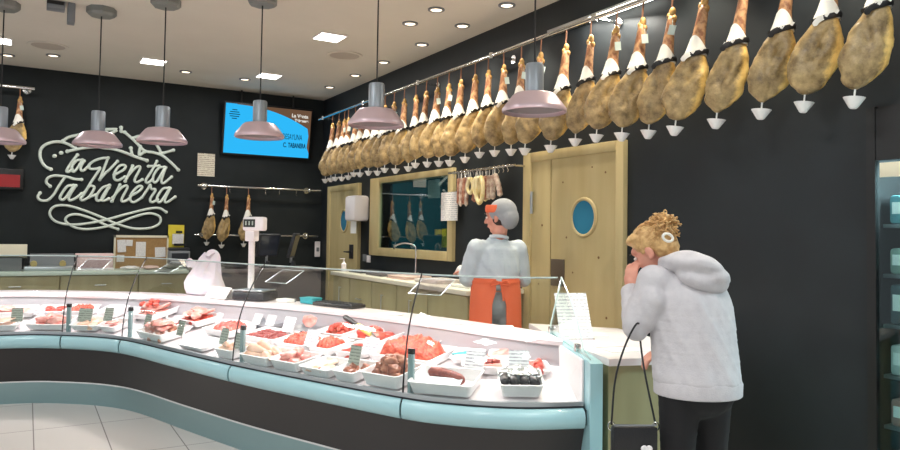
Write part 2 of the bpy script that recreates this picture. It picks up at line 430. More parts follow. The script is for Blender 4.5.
# door 2, wide with side leaf
d = thing('door_2', 'wide pine door with round blue window near the customer', 'door', (XW, 4.46, 0)); d['kind'] = 'structure'
b = B(); b.bx(XW - .035, XW, 3.93, 4.70, 0, 2.05); b.build('door_leaf', WOOD, d, world=True)
b = B(); b.bx(XW - .033, XW, 4.712, 4.97, 0, 2.05); b.build('side_leaf', WOOD, d, world=True)
b = B(); b.bx(XW - .05, XW, 4.97, 5.08, 0, 2.13, .006); b.bx(XW - .05, XW, 3.85, 3.93, 0, 2.13, .006); b.bx(XW - .05, XW, 3.93, 4.97, 2.05, 2.13, .006)
b.build('door_frame', WOOD, d, world=True)
b = B(); port(b, 4.29, 1.56, .14, .145, XW - .037, .016); b.build('porthole_rim', WOOD, d, world=True)
b = B(); b.rings([[(x, 4.29 + .135 * math.cos(2 * PI * i / 32), 1.56 + .14 * math.sin(2 * PI * i / 32)) for i in range(32)] for x in (XW - .042, XW - .03)]); b.build('porthole_glass', PORT, d, world=True)
b = B(); b.bx(XW - .043, XW - .03, 4.52, 4.69, 1.0, 1.22, .003); b.build('push_plate', mat('bronze_grey_plate', (104, 92, 78), .4, metal=.4), d, world=True)
b = B(); b.cyl((XW - .055, 4.945, 1.6), (XW - .055, 4.945, 1.79), .013); b.build('hinge', ALU, d, world=True)
b = B()
for y, z in ((4.05, 1.9), (4.55, 1.85), (4.12, 1.25), (4.42, 1.12), (4.03, .8), (4.5, 1.4), (4.2, 1.95), (4.82, 1.5), (4.86, 1.0), (4.6, .7)):
    b.cyl((XW - .0365, y, z), (XW - .034, y, z), random.uniform(.007, .013), n=10)
b.build('wood_knots', KNOT, d, world=True)

# ---------------------------------------------------------------- ceiling fittings
PANEL = emit_mat('led_panel_glow', (255, 250, 240), 9)
DLG = emit_mat('downlight_glow', (255, 232, 205), 3)
def led_panel(x, y, label, seen=True, power=12):
    t = thing('ceiling_panel_light', label, 'ceiling light', (x, y, ZC), 0, 'square ceiling panels')
    b = B(); b.bx(-.14, .14, -.14, .14, -.012, 0, .004); b.build('frame', WHITE, t)
    b = B(); b.bx(-.125, .125, -.125, .125, -.016, -.010); b.build('diffuser', PANEL, t)
    light('panel_light', 'AREA', (0, 0, -.03), power, (.98, .98, 1), t, .25)
led_panel(2.58, 6.80, 'square white ceiling panel light between the second and third pendant lamps from the right')
led_panel(2.59, 8.95, 'square white ceiling panel light above the wall screen')
led_panel(1.22, 8.96, 'square white ceiling panel light behind the third pendant cord from the left')
led_panel(-.33, 8.87, 'square white ceiling panel light at the left edge of the photo')
for i, (x, y) in enumerate(((-1.6, 5.6), (-1.6, 3.2), (.2, 4.2), (.2, 1.8), (1.9, 1.2), (1.0, -.6), (-1.6, .6), (3.0, -.4))):
    t = thing('ceiling_panel_light', 'square white ceiling panel light over the customer floor', 'ceiling light', (x, y, ZC), 0, 'panels over the customer floor')
    b = B(); b.bx(-.3, .3, -.3, .3, -.012, 0, .004); b.build('frame', WHITE, t)
    b = B(); b.bx(-.28, .28, -.28, .28, -.016, -.010); b.build('diffuser', PANEL, t)
    light('panel_light', 'AREA', (0, 0, -.03), 17, (.88, .95, 1), t, .55)
dl0 = None
def downlight(x, y, label, spot=True, power=78, tilt=None):
    global dl0
    t = thing('downlight', label, 'downlight', (x, y, ZC), 0, 'round recessed downlights')
    b = B(); b.lathe([(.075, -.001), (.075, -.010), (.055, -.014), (.05, -.004)], n=24, cap=False); b.build('trim_ring', GREYP, t)
    b = B(); b.lathe([(.05, -.004), (.05, -.008)], n=20); b.build('lens', DLG, t)
    if spot: light('downlight_lamp', 'SPOT', (0, 0, -.03), power, (1, .89, .70), t, .05, (R(95), .6), rot=tilt or (0, R(0), 0))
for i, y in enumerate((9.18, 8.30, 7.47, 6.54, 5.73, 5.0)):
    downlight(3.5, y, f'recessed round downlight near the ham wall, {ORD[i]} from the room corner')
for y in (4.1, 3.2, 2.3): downlight(3.5, y, 'recessed round downlight over the customer end of the ham rail')
downlight(3.05, 5.94, 'recessed downlight of the inner pair, the one farther from the camera')
downlight(3.05, 5.44, 'recessed downlight of the inner pair, the one nearer the top edge')
for x, y, l in ((2.39, 9.34, 'recessed downlight just left of the panel light above the screen'), (1.65, 9.32, 'recessed downlight between the two far panel lights'), (.2, 9.31, 'recessed downlight beside the round ceiling grille, above the sign'), (-.25, 9.6, 'recessed downlight at the far left of the ceiling')):
    downlight(x, y, l, power=8)
for x, y, l in ((.14, 8.85, 'round flush ceiling grille above the wall sign'), (3.0, 7.43, 'round flush ceiling grille near the ham rail')):
    t = thing('ceiling_grille', l, 'ceiling vent', (x, y, ZC))
    b = B(); b.lathe([(.2, -.001), (.2, -.012), (.18, -.016), (.165, -.010), (.165, -.002)], n=32, cap=False); b.build('rim', CEIL, t)
    b = B(); b.lathe([(.165, -.004), (.165, -.008)], n=32); b.build('grille', mat('grille_cream', (188, 178, 166), .7, bump=.4, bscale=200), t)
t = thing('track_spotlight', 'grey boxy spotlight fixed to the ceiling at the top left edge', 'spotlight', (.18, 7.1, ZC))
b = B(); b.bx(-.09, .05, -.06, .06, -.07, 0, .004); b.build('base', GREYP, t)
b = B(); b.bx(.07, .13, -.07, .07, -.17, 0, .008); b.build('lamp_head', GREYP, t)
b = B(); b.bx(-.09, .04, -.065, -.058, -.035, -.005); b.build('dark_slot', BLACK, t)
# pendant lamps
def pendant(label, x, y, zr, power):
    t = thing('pendant_lamp', label, 'pendant lamp', (x, y, ZC), 0, 'pendant lamps over the display counter')
    z = zr - ZC
    b = B(); b.lathe([(.125, 0), (.125, -.05), (.105, -.07), (.012, -.072)], n=8); b.build('canopy', CANOPY, t, ang=30)
    b = B(); b.cyl((0, 0, -.07), (0, 0, z + .315), .0055, n=8); b.build('cord', CORD, t)
    b = B(); b.lathe([(.058, z + .125), (.058, z + .30), (.052, z + .312), (.012, z + .316)], n=28); b.build('neck', LAMPG, t)
    out = [(.2, z), (.204, z + .004), (.204, z + .022), (.196, z + .034), (.138, z + .108), (.122, z + .12), (.062, z + .132)]
    b = B(); b.lathe(out + [(.056, z + .125), (.118, z + .113), (.132, z + .10), (.19, z + .03), (.197, z + .018), (.197, z)], n=40, cap=False); b.build('shade', LAMPP, t)
    b = B(); b.lathe([(.19, z + .024), (.13, z + .094), (.112, z + .108), (.02, z + .118)], n=32, cap=False); b.build('reflector', LAMPI, t)
    b = B(); b.ell((0, 0, z + .075), (.032, .032, .04)); b.build('bulb', mat('bulb_white', (226, 222, 216), .3), t)
def emit_mat_once(n, c, s): return MATS.get(n) or emit_mat(n, c, s)
pendant('pink metal pendant lamp cut by the left edge of the photo', -.23, 7.35, 2.155, 130)
pendant('pink metal pendant lamp hanging in front of the left half of the wall sign', .52, 7.08, 2.155, 130)
pendant('pink metal pendant lamp hanging at the right end of the wall sign', .97, 6.48, 2.155, 130)
pendant('pink metal pendant lamp hanging in front of the blue screen', 1.66, 5.97, 2.2, 130)
pendant('pink metal pendant lamp in front of the far end of the ham row', 2.16, 4.72, 2.19, 130)
pendant('largest pink metal pendant lamp, nearest the camera, before the middle hams', 2.74, 3.6, 2.19, 90)

# ---------------------------------------------------------------- back wall: sign, screen, racks
SIGN_LETTERS = [[[0.523,2.347],[0.458,2.244],[0.409,2.143],[0.424,2.124],[0.468,2.157]],[[0.58,2.286],[0.517,2.273],[0.467,2.202],[0.473,2.135],[0.513,2.154],[0.58,2.286]],[[0.6,2.274],[0.562,2.186],[0.589,2.147],[0.655,2.214]],[[0.876,2.332],[0.806,2.322],[0.715,2.282],[0.655,2.222],[0.675,2.177],[0.748,2.184],[0.787,2.195],[0.735,2.094],[0.677,1.988],[0.605,1.84],[0.573,1.796],[0.6,1.772],[0.667,1.817],[0.713,1.896],[0.724,1.951],[0.67,1.954],[0.612,1.866]],[[0.876,2.332],[0.84,2.221],[0.786,2.045]],[[0.786,2.045],[0.858,2.144],[0.881,2.163],[0.987,2.294]],[[0.953,2.115],[1.062,2.187],[1.084,2.241],[1.021,2.24],[0.963,2.159],[0.954,2.071],[1.002,2.047],[1.08,2.095]],[[1.17,2.246],[1.087,2.038]],[[1.105,2.088],[1.182,2.197],[1.243,2.245],[1.26,2.211],[1.199,2.066],[1.227,2.032],[1.291,2.071]],[[1.466,2.325],[1.403,2.192],[1.336,2.064],[1.358,2.03],[1.418,2.077]],[[1.364,2.252],[1.496,2.266]],[[1.564,2.252],[1.494,2.239],[1.433,2.14],[1.428,2.055],[1.473,2.057],[1.564,2.237]],[[1.581,2.247],[1.531,2.078],[1.558,2.036],[1.657,2.125]],[[0.232,1.934],[0.19,1.977],[0.207,2.037],[0.286,2.07],[0.419,2.06],[0.494,2.039],[0.577,2.035]],[[0.392,2.059],[0.326,1.938],[0.271,1.827],[0.208,1.758],[0.136,1.755],[0.103,1.795],[0.126,1.846]],[[0.489,1.957],[0.422,1.942],[0.361,1.847],[0.345,1.788],[0.394,1.781],[0.489,1.946]],[[0.516,1.955],[0.445,1.817],[0.453,1.767],[0.516,1.794],[0.582,1.856]],[[0.894,1.973],[0.825,1.944],[0.758,1.846],[0.76,1.778],[0.821,1.797],[0.895,1.947]],[[0.667,1.812],[0.742,1.846]],[[0.902,1.977],[0.82,1.818],[0.833,1.772],[0.899,1.803]],[[1.024,1.988],[0.936,1.77]],[[0.945,1.819],[1.029,1.935],[1.092,1.982],[1.113,1.951],[1.052,1.809],[1.069,1.771],[1.144,1.813]],[[1.156,1.848],[1.255,1.915],[1.294,1.974],[1.242,1.977],[1.167,1.88],[1.156,1.795],[1.202,1.769],[1.293,1.832]],[[1.293,1.832],[1.368,1.959],[1.392,2.01],[1.406,1.952],[1.46,1.942],[1.397,1.818],[1.419,1.775],[1.488,1.813]],[[1.627,1.976],[1.551,1.958],[1.487,1.857],[1.485,1.795],[1.531,1.791],[1.631,1.962]],[[1.644,1.972],[1.58,1.816],[1.606,1.781],[1.71,1.857]]]
SIGN_FLOURISH = [[[1.601,1.649],[1.512,1.699],[1.386,1.689],[1.123,1.612],[0.867,1.529],[0.653,1.478],[0.461,1.461],[0.305,1.497],[0.238,1.589],[0.283,1.681],[0.419,1.699],[0.613,1.646],[0.83,1.558],[1.015,1.475],[1.203,1.424],[1.393,1.431],[1.517,1.491],[1.521,1.585],[1.388,1.627],[1.199,1.573],[1.015,1.491],[0.834,1.432],[0.655,1.405],[0.514,1.428],[0.416,1.503],[0.44,1.568],[0.544,1.591],[0.705,1.545],[0.869,1.465],[1.017,1.411]]]
SIGN_OUTLINE = [[[0.233,2.147],[0.166,2.184],[0.118,2.273],[0.115,2.372],[0.159,2.442],[0.245,2.487],[0.347,2.495],[0.437,2.463],[0.498,2.428]],[[0.358,2.511],[0.412,2.559],[0.493,2.59],[0.613,2.63]],[[0.41,2.383],[0.588,2.437],[0.74,2.463],[0.826,2.454],[0.92,2.452],[1.048,2.421],[1.194,2.37],[1.342,2.327]],[[1.064,2.68],[1.188,2.573],[1.306,2.457],[1.422,2.439],[1.531,2.405],[1.643,2.319],[1.74,2.225]],[[1.163,2.609],[1.235,2.643],[1.301,2.638]],[[1.142,2.477],[1.158,2.39]],[[1.255,2.507],[1.247,2.396],[1.306,2.44]],[[1.435,2.574],[1.487,2.497],[1.526,2.416]],[[1.539,2.438],[1.67,2.487]],[[0.796,2.694],[0.968,2.709],[0.883,2.649],[0.804,2.69]],[[1.018,2.738],[1.021,2.691]]]
SIGN_DOTS = [[[0.267,2.314],[0.273,2.316]],[[0.338,2.358],[0.344,2.36]]]

t = thing('shop_sign', 'large pale script lettering reading la Venta Tabanera on the dark back wall', 'wall sign', (.95, YB, 1.5))
def strokes(name, sts, w):
    b = B()
    for st in sts:
        if len(st) > 2: P = spline([(x, 0, z) for x, z in st], 5)
        else: P = [Vector((x, 0, z)) for x, z in st]
        closed = False
        b.tube([(p.x, YB - .018, p.z) for p in P], w, 8, flat=(1, .75))
        for p in (P[0], P[-1]): b.ell((p.x, YB - .018, p.z), (w, w * .75, w), u=10, v=6)
    return b.build(name, SIGNM, t, world=True)
strokes('lettering', SIGN_LETTERS, .0225)
strokes('flourish', SIGN_FLOURISH, .0215)
strokes('pig_outline', SIGN_OUTLINE, .026)
strokes('dots', SIGN_DOTS, .024)
# screen
t = thing('wall_screen', 'large flat screen with a bright blue picture hung high on the back wall', 'television', (2.93, 10.08, 2.50))
tv = Matrix.Translation((2.93, 10.08, 2.84)) @ Matrix.Rotation(R(9), 4, 'X')
def tb(b): b.bm.transform(tv); return b
W2, H2 = .615, .345
b = B(); b.box((0, .02, 0), (2 * W2 + .05, .05, 2 * H2 + .05), bev=.008); tb(b).build('casing', BLACK, t, world=True)
SCRB = emit_mat('screen_blue', (48, 186, 250), 1.0)
SCRN = emit_mat('screen_brown', (122, 92, 70), .75)
SCRK = emit_mat('screen_dark_print', (30, 72, 110), .5)
SCRW = emit_mat('screen_white_print', (230, 225, 215), .9)
b = B(); b.box((0, -.007, 0), (2 * W2, .004, 2 * H2)); tb(b).build('screen_picture', SCRB, t, world=True)
def arc(x): return H2 * (.97 - 1.0 * max(0, (x / W2 + .8) / 1.75) ** 2.6) if x < W2 * .93 else -1
pts = []
for i in range(24):
    a = i / 23
    x = W2 * (-.75 + 1.68 * a); z = H2 * (.98 - .98 * a ** 2.2 * .75)
    pts.append((x, z))
pts.append((W2 * .965, -.02)); pts.append((W2 * .94, -H2 * .55))
poly = pts + [(W2 * 1.0, -H2 * .8), (W2, H2), (-W2 * .75, H2)]
b = B(); b.prism(poly, -.002, .002, Matrix.Translation((0, -.011, 0)) @ Matrix.Rotation(R(90), 4, 'X')); tb(b).build('brown_corner', SCRN, t, world=True)
def ttx(name, s, size, x, z, m, bold=0.0, xs=1.0):
    inv = parent_world(t).inverted()
    text_mesh(name, s, size, inv @ tv @ Matrix.Translation((x, -.0165, z)) @ Matrix.Rotation(R(90), 4, 'X') @ Matrix.Diagonal((xs, 1, 1, 1)), m, t, .001, bold)
ttx('ampersand', '&', .11, W2 * .20, -.09, SCRK, 0, .6)
ttx('caption', 'DESAYUNA', .115, W2 * .33, -.09, SCRK, 0, .5)
ttx('initial', 'C.', .095, W2 * .36, -.205, SCRK, .002, .6)
ttx('caption', 'TABANERA', .095, W2 * .48, -.205, SCRK, .003, .55)
ttx('corner_caption', 'La Venta', .07, W2 * .52, .235, SCRW, .003)
ttx('corner_caption', 'Tabanera', .055, W2 * .60, .175, SCRW, .003)
b = B()
for k in range(5):
    r = .075 * math.cos((k - 2) * .55)
    b.box((-W2 * .80, -.0115, .20 + (k - 2) * .03), (2 * r, .004, .012))
tb(b).build('round_emblem', SCRK, t, world=True)
b = B(); b.cyl((2.55, 10.12, 3.15), (2.55, 10.12, ZC), .012); b.cyl((3.3, 10.12, 3.15), (3.3, 10.12, ZC), .012); b.bx(2.4, 3.4, 10.1, 10.17, 2.75, 2.95); b.build('ceiling_mount', BLACK, t, world=True)

# ---------------------------------------------------------------- hams
def ham_parts(seed, t):
    rnd = random.Random(seed)
    prof = [(-.155, .012, .011, 0), (-.20, .024, .021, .004), (-.25, .027, .025, .003), (-.30, .029, .028, 0), (-.36, .033, .032, -.002), (-.41, .040, .039, -.004), (-.45, .049, .047, -.006), (-.49, .062, .056, -.008), (-.53, .079, .065, -.013),
            (-.58, .097, .073, -.021), (-.63, .108, .076, -.029), (-.68, .111, .075, -.039), (-.73, .105, .070, -.048), (-.775, .088, .060, -.056), (-.81, .066, .046, -.062), (-.838, .038, .028, -.066), (-.852, .012, .01, -.067)]
    wmul = (.94, 1.04, .98, 1.08)[seed % 4]
    P = []
    sp = spline([Vector((z, a, c)) for z, a, bb, c in prof], 3); sb = spline([Vector((bb, 0, 0)) for z, a, bb, c in prof], 3)
    n = 36
    def rad(z):
        i = min(range(len(sp)), key=lambda q: abs(sp[q].x - z)); return sp[i].y * wmul, sb[i].x, sp[i].z
    ph = seed * 2.3
    for q, w in zip(sp, sb):
        z, a, c = q; bb = w.x; ring = []
        for j in range(n):
            th = 2 * PI * j / n
            x = a * wmul * math.cos(th); y = bb * math.sin(th)
            if z < -.46:
                k = min(1, (-.46 - z) / .1)
                if y < 0: y *= 1 - .32 * k
                v = Vector((x * 9, y * 9, z * 9)) + Vector((seed * 3.1, 0, 0))
                d = noise.noise(v) * .012 * k + noise.noise(v * 2.6) * .009 * k + noise.noise(v * 6) * .004 * k
                if y < .01:
                    g = lambda u, w_, s_: math.exp(-((x - u - s_ * (z + .64)) / .016) ** 2) * math.exp(-((z - w_) / .085) ** 2)
                    d += k * (-.024 * g(-.01, -.60, .5 * math.sin(ph)) - .018 * g(-.055, -.70, -.6) + .016 * g(.03, -.62, .5 * math.sin(ph) + .1) - .012 * g(.01, -.75, .9))
                f = 1 + d / max(.03, math.hypot(x, y))
                x *= f; y *= f
            ring.append((x + c, y, z))
        P.append(ring)
    b = B(); b.rings(P)
    body = b.build('ham_body', HAM, t, ang=80)
    # shank skin over the bone end
    b = B(); b.rings([[(x * 1.07, y * 1.07, z) for x, y, z in P[i]] for i in range(1, 16, 2)]); b.build('shank', SHANK, t, ang=80)
    # hoof
    b = B(); b.ell((.006, 0, -.148), (.021, .018, .035)); b.ell((-.012, 0, -.172), (.014, .014, .022)); b.ell((.02, -.004, -.19), (.018, .02, .025)); b.build('hoof', HOOF, t)
    # white wrapper: peaks on one side of the shank, widens down to the band
    b = B(); pr = []
    for k in range(7):
        ring = []
        for j in range(24):
            th = 2 * PI * j / 24; top = -.445 + .092 * (.5 + .5 * math.cos(th - 4.2)) ** 1.4; z = top + (-.468 - top) * k / 6
            a, bb, c = rad(z); ring.append((c + (a * 1.05 + .005) * math.cos(th), (bb * 1.05 + .005) * math.sin(th), z))
        pr.append(ring)
    b.rings(pr, cap=False); b.build('white_wrapper', WRAP, t)
    # black band and its bow
    b = B()
    a, bb, c = rad(-.462)
    b.tube([(c + (a + .008) * math.cos(2 * PI * j / 24), (bb + .008) * math.sin(2 * PI * j / 24), -.462 - .022 * math.cos(2 * PI * j / 24 + 2.9)) for j in range(24)], .012, 6, closed=True, flat=(.6, 1.3))
    bd = b.build('black_band', BAND, t)
    b = B()
    for sx in (-.045, -.005, .04):
        b.box((c + sx, -bb - .012, -.462 + sx * .4 + .004), (.014, .006, .02), rot=Matrix.Rotation(.5, 3, 'Y'))
    b.build('band_print', WRAP, bd)
    b = B(); b.tube(spline([(c - .02, -bb - .008, -.47), (c - .045, -bb - .016, -.49), (c - .06, -bb - .012, -.515)], 4), [.012] * 8 + [.004], 6, flat=(.4, 1.3)); b.build('bow_tail', WRAP if seed % 2 else BAND, t)
    # cord and hook
    b = B(); b.tube([(0, .004, .012), (0, .017, 0), (0, .006, -.014), (0, 0, -.05), (0, 0, -.16)], .006, 7); b.build('hanging_cord', ROPE, t)
    if seed % 3 != 1:
        b = B(); b.box((.022, -.045, -.27), (.04, .003, .06), rot=Matrix.Rotation(.15 * (seed % 3 - 1), 3, 'Y')); b.tube([(.018, -.03, -.2), (.022, -.044, -.242)], .0015, 5); b.build('hang_tag', TAGG, t)
    b = B(); b.cyl((-.067, 0, -.845), (-.067, 0, -.905), .0045, n=8); b.build('cup_pin', CUP, t)
    b = B(); b.lathe([(.014, -.945), (.02, -.94), (.05, -.892), (.046, -.892), (.018, -.93)], (-.067, 0, 0), 20); b.build('drip_cup', CUP, t)
protos = []
for s in range(4):
    t = thing('cured_ham', 'x', 'ham', (0, 0, 0)); ham_parts(s + 1, t); protos.append(t)
RX, RZ = 3.55, 3.02
HY = [9.35, 9.12, 8.92, 8.68, 8.45, 8.24, 8.03, 7.8, 7.57, 7.33, 7.08, 6.81, 6.57, 6.34, 6.11, 5.88, 5.63, 5.41, 5.17, 4.92, 4.66, 4.36, 4.09, 3.83, 3.59, 3.34, 3.09, 2.82, 2.54, 2.28, 2.03]
NH = len(HY); used = set()
spots = {29: 'above the left edge of the tall fridge', }
for i, y in enumerate(HY):
    k = NH - 1 - i
    s = (i * 3 + i // 4) % 4
    near = max(0, min(1, (5.2 - y) / 2.5))
    rz = -R(28 + 30 * near + random.uniform(-9, 9))
    yy = y - .06 - .11 * near - (.12 if y > 8.8 else 0)
    lab = f'cured ham hung from the long wall rail, {ORD[k]} from the right end of the row' if k else 'rightmost and largest looking cured ham on the long wall rail'
    if i == 0: lab = 'last cured ham of the long wall rail, at the room corner'
    z = RZ + random.uniform(-.025, .012)
    rot = (0, R(random.uniform(0, 3) + 5 * near), rz)
    sc = random.uniform(.97, 1.02); sw = 1 + .1 * near - (.08 if y < 2.4 else 0)
    if s not in used:
        o = protos[s]; used.add(s); o.location = (RX, yy, RZ + .0); o.rotation_euler = rot; tag(o, lab, None, 'hams on the long wall rail')
    else: dup(protos[s], (RX, yy, RZ), rot, (sc * sw, sc * sw, sc * (1 + .045 * near)), lab, 'hams on the long wall rail')
t = thing('ham_rail', 'long steel rail carrying the row of hams on the dark right wall', 'rail', (RX, 5.6, RZ))
b = B(); b.cyl((RX, 1.2, RZ), (RX, 9.7, RZ), .017, n=12); b.build('rail_tube', CHROME, t, world=True)
for y in (1.5, 2.7, 3.95, 5.3, 6.7, 8.15, 9.55):
    b = B(); b.cyl((RX, y, RZ), (XW, y, RZ), .012, n=10); b.cyl((XW - .012, y, RZ), (XW, y, RZ), .04, n=16); b.cyl((RX, y, RZ - .026), (RX, y, RZ + .026), .024, n=12); b.build('bracket', CHROME, t, world=True)
t = thing('tube_lamp', 'bright white tube lamp on the wall just above the ham rail', 'wall lamp', (XW, 3.97, 3.08))
b = B(); b.bx(XW - .06, XW, 3.3, 4.75, 3.105, 3.15, .006); b.build('housing', ALU, t, world=True)
b = B(); b.cyl((XW - .07, 3.55, 3.10), (XW - .07, 4.2, 3.10), .022, n=12); b.build('tube', emit_mat('tube_glow', (255, 252, 240), 9), t, world=True)
light('tube_lamp_light', 'AREA', (-.1, 0, -.02), 10, (1, .95, .85), t, .7, sy=.05, rot=(0, R(-10), R(90)))
# rack of the back wall with three small hams
t = thing('wall_rack', 'double steel bar rack on the back wall under the screen', 'rack', (2.85, YB, 1.6))
for nm, z, x0, x1, yy in (('upper_bar', 2.02, 1.97, 3.72, 10.05), ('lower_bar', 1.35, 1.97, 3.72, 10.13)):
    b = B(); b.cyl((x0, yy, z), (x1, yy, z), .014, n=10); b.build(nm, CHROME, t, world=True)
for x in (2.08, 3.55):
    for z, yy in ((2.02, 10.05), (1.35, 10.13)):
        b = B(); b.cyl((x, yy, z), (x, YB, z), .012); b.cyl((x, YB - .012, z), (x, YB, z), .045); b.ell((x, yy, z), (.03, .03, .03)); b.build('bracket', CHROME, t, world=True)
for x in (2.4, 2.9, 3.1, 3.35):
    b = B(); b.tube(spline([(x, 10.05, 2.034), (x, 10.035, 2.02), (x, 10.05, 1.985), (x, 10.05, 1.95), (x, 10.03, 1.94)], 4), .004, 6); b.build('empty_hook', CHROME, t, world=True)
for x, s, l, sc in ((2.16, 1, 'small ham on the back wall rack, left one of the close pair', .86), (2.36, 3, 'small ham on the back wall rack, right one of the close pair', .9), (2.66, 0, 'small ham on the back wall rack hanging alone behind the scale display', .88)):
    dup(protos[s], (x, 10.05, 2.02), (0, 0, R(12)), (sc * .95, sc * .8, sc), l, 'small hams on the back wall rack')
t = thing('wall_rail', 'short steel rail on the back wall at the left edge of the photo', 'rail', (-.5, YB, 3.1))
b = B(); b.cyl((-1.2, 10.0, 3.1), (.03, 10.0, 3.1), .02, n=12); b.build('rail_tube', CHROME, t, world=True)
for x in (-.05, -.9):
    b = B(); b.cyl((x, 10.0, 3.1), (x, YB, 3.1), .014); b.cyl((x, YB - .012, 3.1), (x, YB, 3.1), .045); b.build('bracket', CHROME, t, world=True)
dup(protos[2], (-.12, 10.0, 3.1), (0, 0, R(5)), (.92, .8, .92), 'golden ham on the short rail left of the wall sign', 'hams on the short left rail')
dup(protos[0], (-.36, 10.0, 3.1), (0, 0, R(-5)), (.92, .8, .95), 'golden ham on the short rail behind the leftmost pendant lamp', 'hams on the short left rail')
t = thing('led_ticker', 'small black box with a dark red display left of the wall sign', 'display', (-.3, YB, 1.86))
b = B(); b.bx(-.62, -.055, 10.08, YB, 1.87, 2.12, .01); b.build('casing', BLACK, t, world=True)
b = B(); b.bx(-.6, -.09, 10.075, 10.085, 1.90, 2.05); b.build('red_display', mat('dark_red_display', (150, 24, 26), .3, emit=.06), t, world=True)
def sheet(name, label, cat, x0, x1, y0, y1, z0, z1, m, group=None):
    b = B(); b.bx(x0, x1, y0, y1, z0, z1); o = b.build(name, m); 
    c = Vector(((x0 + x1) / 2, (y0 + y1) / 2, z0)); o.data.transform(Matrix.Translation(-c)); o.location = c
    return tag(o, label, cat, group)
sheet('wall_notice', 'framed cream notice on the back wall left of the screen', 'notice', 1.99, 2.22, YB - .014, YB, 2.16, 2.475, lined_mat('cream_notice_print', (226, 220, 200), (170, 150, 130), 12))
# items on the right wall
t = thing('paper_dispenser', 'white paper towel dispenser on the dark wall between narrow door and window', 'dispenser', (XW, 8.62, 1.42))
b = B(); b.bx(XW - .22, XW, 8.45, 8.78, 1.56, 1.89, .04); b.build('casing', WHITE, t, world=True)
b = B(); b.bx(XW - .15, XW - .14, 8.55, 8.72, 1.40, 1.58); b.build('paper_end', PAPER, t, world=True)
t = thing('outlet_plate', 'white wall switch plate low beside the window frame', 'switch', (XW, 8.45, 1.03))
b = B(); b.bx(XW - .015, XW, 8.52, 8.62, 1.04, 1.13, .004); b.build('grey_switch', GREYP, t, world=True)
b = B(); b.bx(XW - .018, XW, 8.39, 8.49, 1.03, 1.12, .004); b.build('white_socket', WHITE, t, world=True)
t = thing('wall_intercom', 'slim white switch panel on the wall in the corner by the narrow door', 'switch', (XW, 9.98, 1.05))
b = B(); b.bx(3.70, 3.78, YB - .025, YB, 1.04, 1.27, .006); b.build('casing', WHITE, t, world=True)
b = B(); b.bx(3.72, 3.76, YB - .029, YB - .02, 1.12, 1.18, .003); b.build('button', GREYP, t, world=True)
sheet('wall_notice', 'white printed notice on the window frame edge beside the sausages', 'notice', XW - .062, XW - .05, 6.18, 6.50, 1.55, 1.845, PRINT)
sheet('wall_notice', 'white printed sheet stuck inside the top right of the window glass', 'notice', XW - .012, XW - .005, 6.62, 6.88, 1.80, 2.0, PRINT)
sheet('wall_notice', 'yellow card stuck in the lower right corner of the window', 'notice', XW - .012, XW - .005, 6.44, 6.56, 1.27, 1.47, YEL)
# sausage rack
t = thing('sausage_rail', 'short steel rail of hooks for sausages between window and wide door', 'rail', (3.62, 5.5, 2.02))
b = B(); b.cyl((3.62, 5.02, 2.02), (3.62, 6.15, 2.02), .011, n=10); b.build('rail_tube', CHROME, t, world=True)
for y in (5.06, 6.1):
    b = B(); b.cyl((3.62, y, 2.02), (XW, y, 2.02), .01); b.bx(XW - .012, XW, y - .03, y + .03, 1.97, 2.07, .003); b.build('bracket', CHROME, t, world=True)
for i in range(14):
    y = 5.12 + .07 * i
    b = B(); b.tube(spline([(3.62, y, 2.036), (3.60, y, 2.02), (3.62, y, 1.985), (3.612, y, 1.965)], 3), .003, 5); b.build('hook', CHROME, t, world=True)
SG = 'sausages on the rail between window and wide door'
def saus_loop(y, m, label, w=.05, h=.24, r=.017, x=3.6):
    t = thing('sausage_loop', label, 'sausage', (x, y, 2.0), 0, SG)
    pts = spline([(0, -w * .3, -.05), (0, -w, -.12), (0, -w * .95, -h * .8), (0, 0, -h), (0, w * .95, -h * .8), (0, w, -.12), (0, w * .3, -.05)], 6)
    b = B(); b.tube(pts, [.006] + [r] * (len(pts) - 2) + [.006], 10); b.build('sausage', m, t)
    b = B(); b.tube([(0, -w * .3, -.052), (.02 * 0, 0, .0), (0, w * .3, -.052)], .003, 5); b.build('string', PAPER, t)
def saus_straight(y, m, label, h=.3, r=.022, x=3.6, lean=.0):
    t = thing('hanging_sausage', label, 'sausage', (x, y, 2.0), 0, SG)
    pts = spline([(0, 0, -.045), (0, lean * .3, -.08), (0, lean * .7, -.05 - h * .5), (0, lean, -.05 - h)], 6)
    b = B(); b.tube(pts, [.006] + [r * (1 + .08 * math.sin(i * 2.1)) for i in range(len(pts) - 2)] + [.006], 10); b.build('sausage', m, t)
    b = B(); b.cyl((0, 0, .005), (0, 0, -.05), .003, n=5); b.build('string', PAPER, t)
yy = [5.92, 5.87, 5.81, 5.75]
for i, y in enumerate(yy): saus_straight(y, SALW if i % 2 else SALR, f'long thin cured sausage, {ORD[i]} from the left end of the sausage rail', .25 + .02 * (i % 2), .02, lean=.01 * i)
saus_loop(5.68, SALY, 'yellowish sausage loop, left one of the two pale loops', .045, .2, .018, 3.58)
saus_loop(5.55, SALY, 'yellowish sausage loop, right one of the two pale loops', .045, .22, .02, 3.57)
for i, y in enumerate((5.62, 5.48, 5.42, 5.36)): saus_straight(y, SALR if i in (1,) else SALW, f'white mould cured sausage, {ORD[i]} of the four above the cap of the worker', .22, .026, 3.62, .0)
for i, (y, m_) in enumerate(((5.98, SALW), (5.71, SALR), (5.59, SALW), (5.52, SALY))): saus_straight(y, m_, f'thick short sausage on the rail, {ORD[i]} from the left among the back row', .2 + .03 * (i % 2), .028, 3.66, lean=.02)
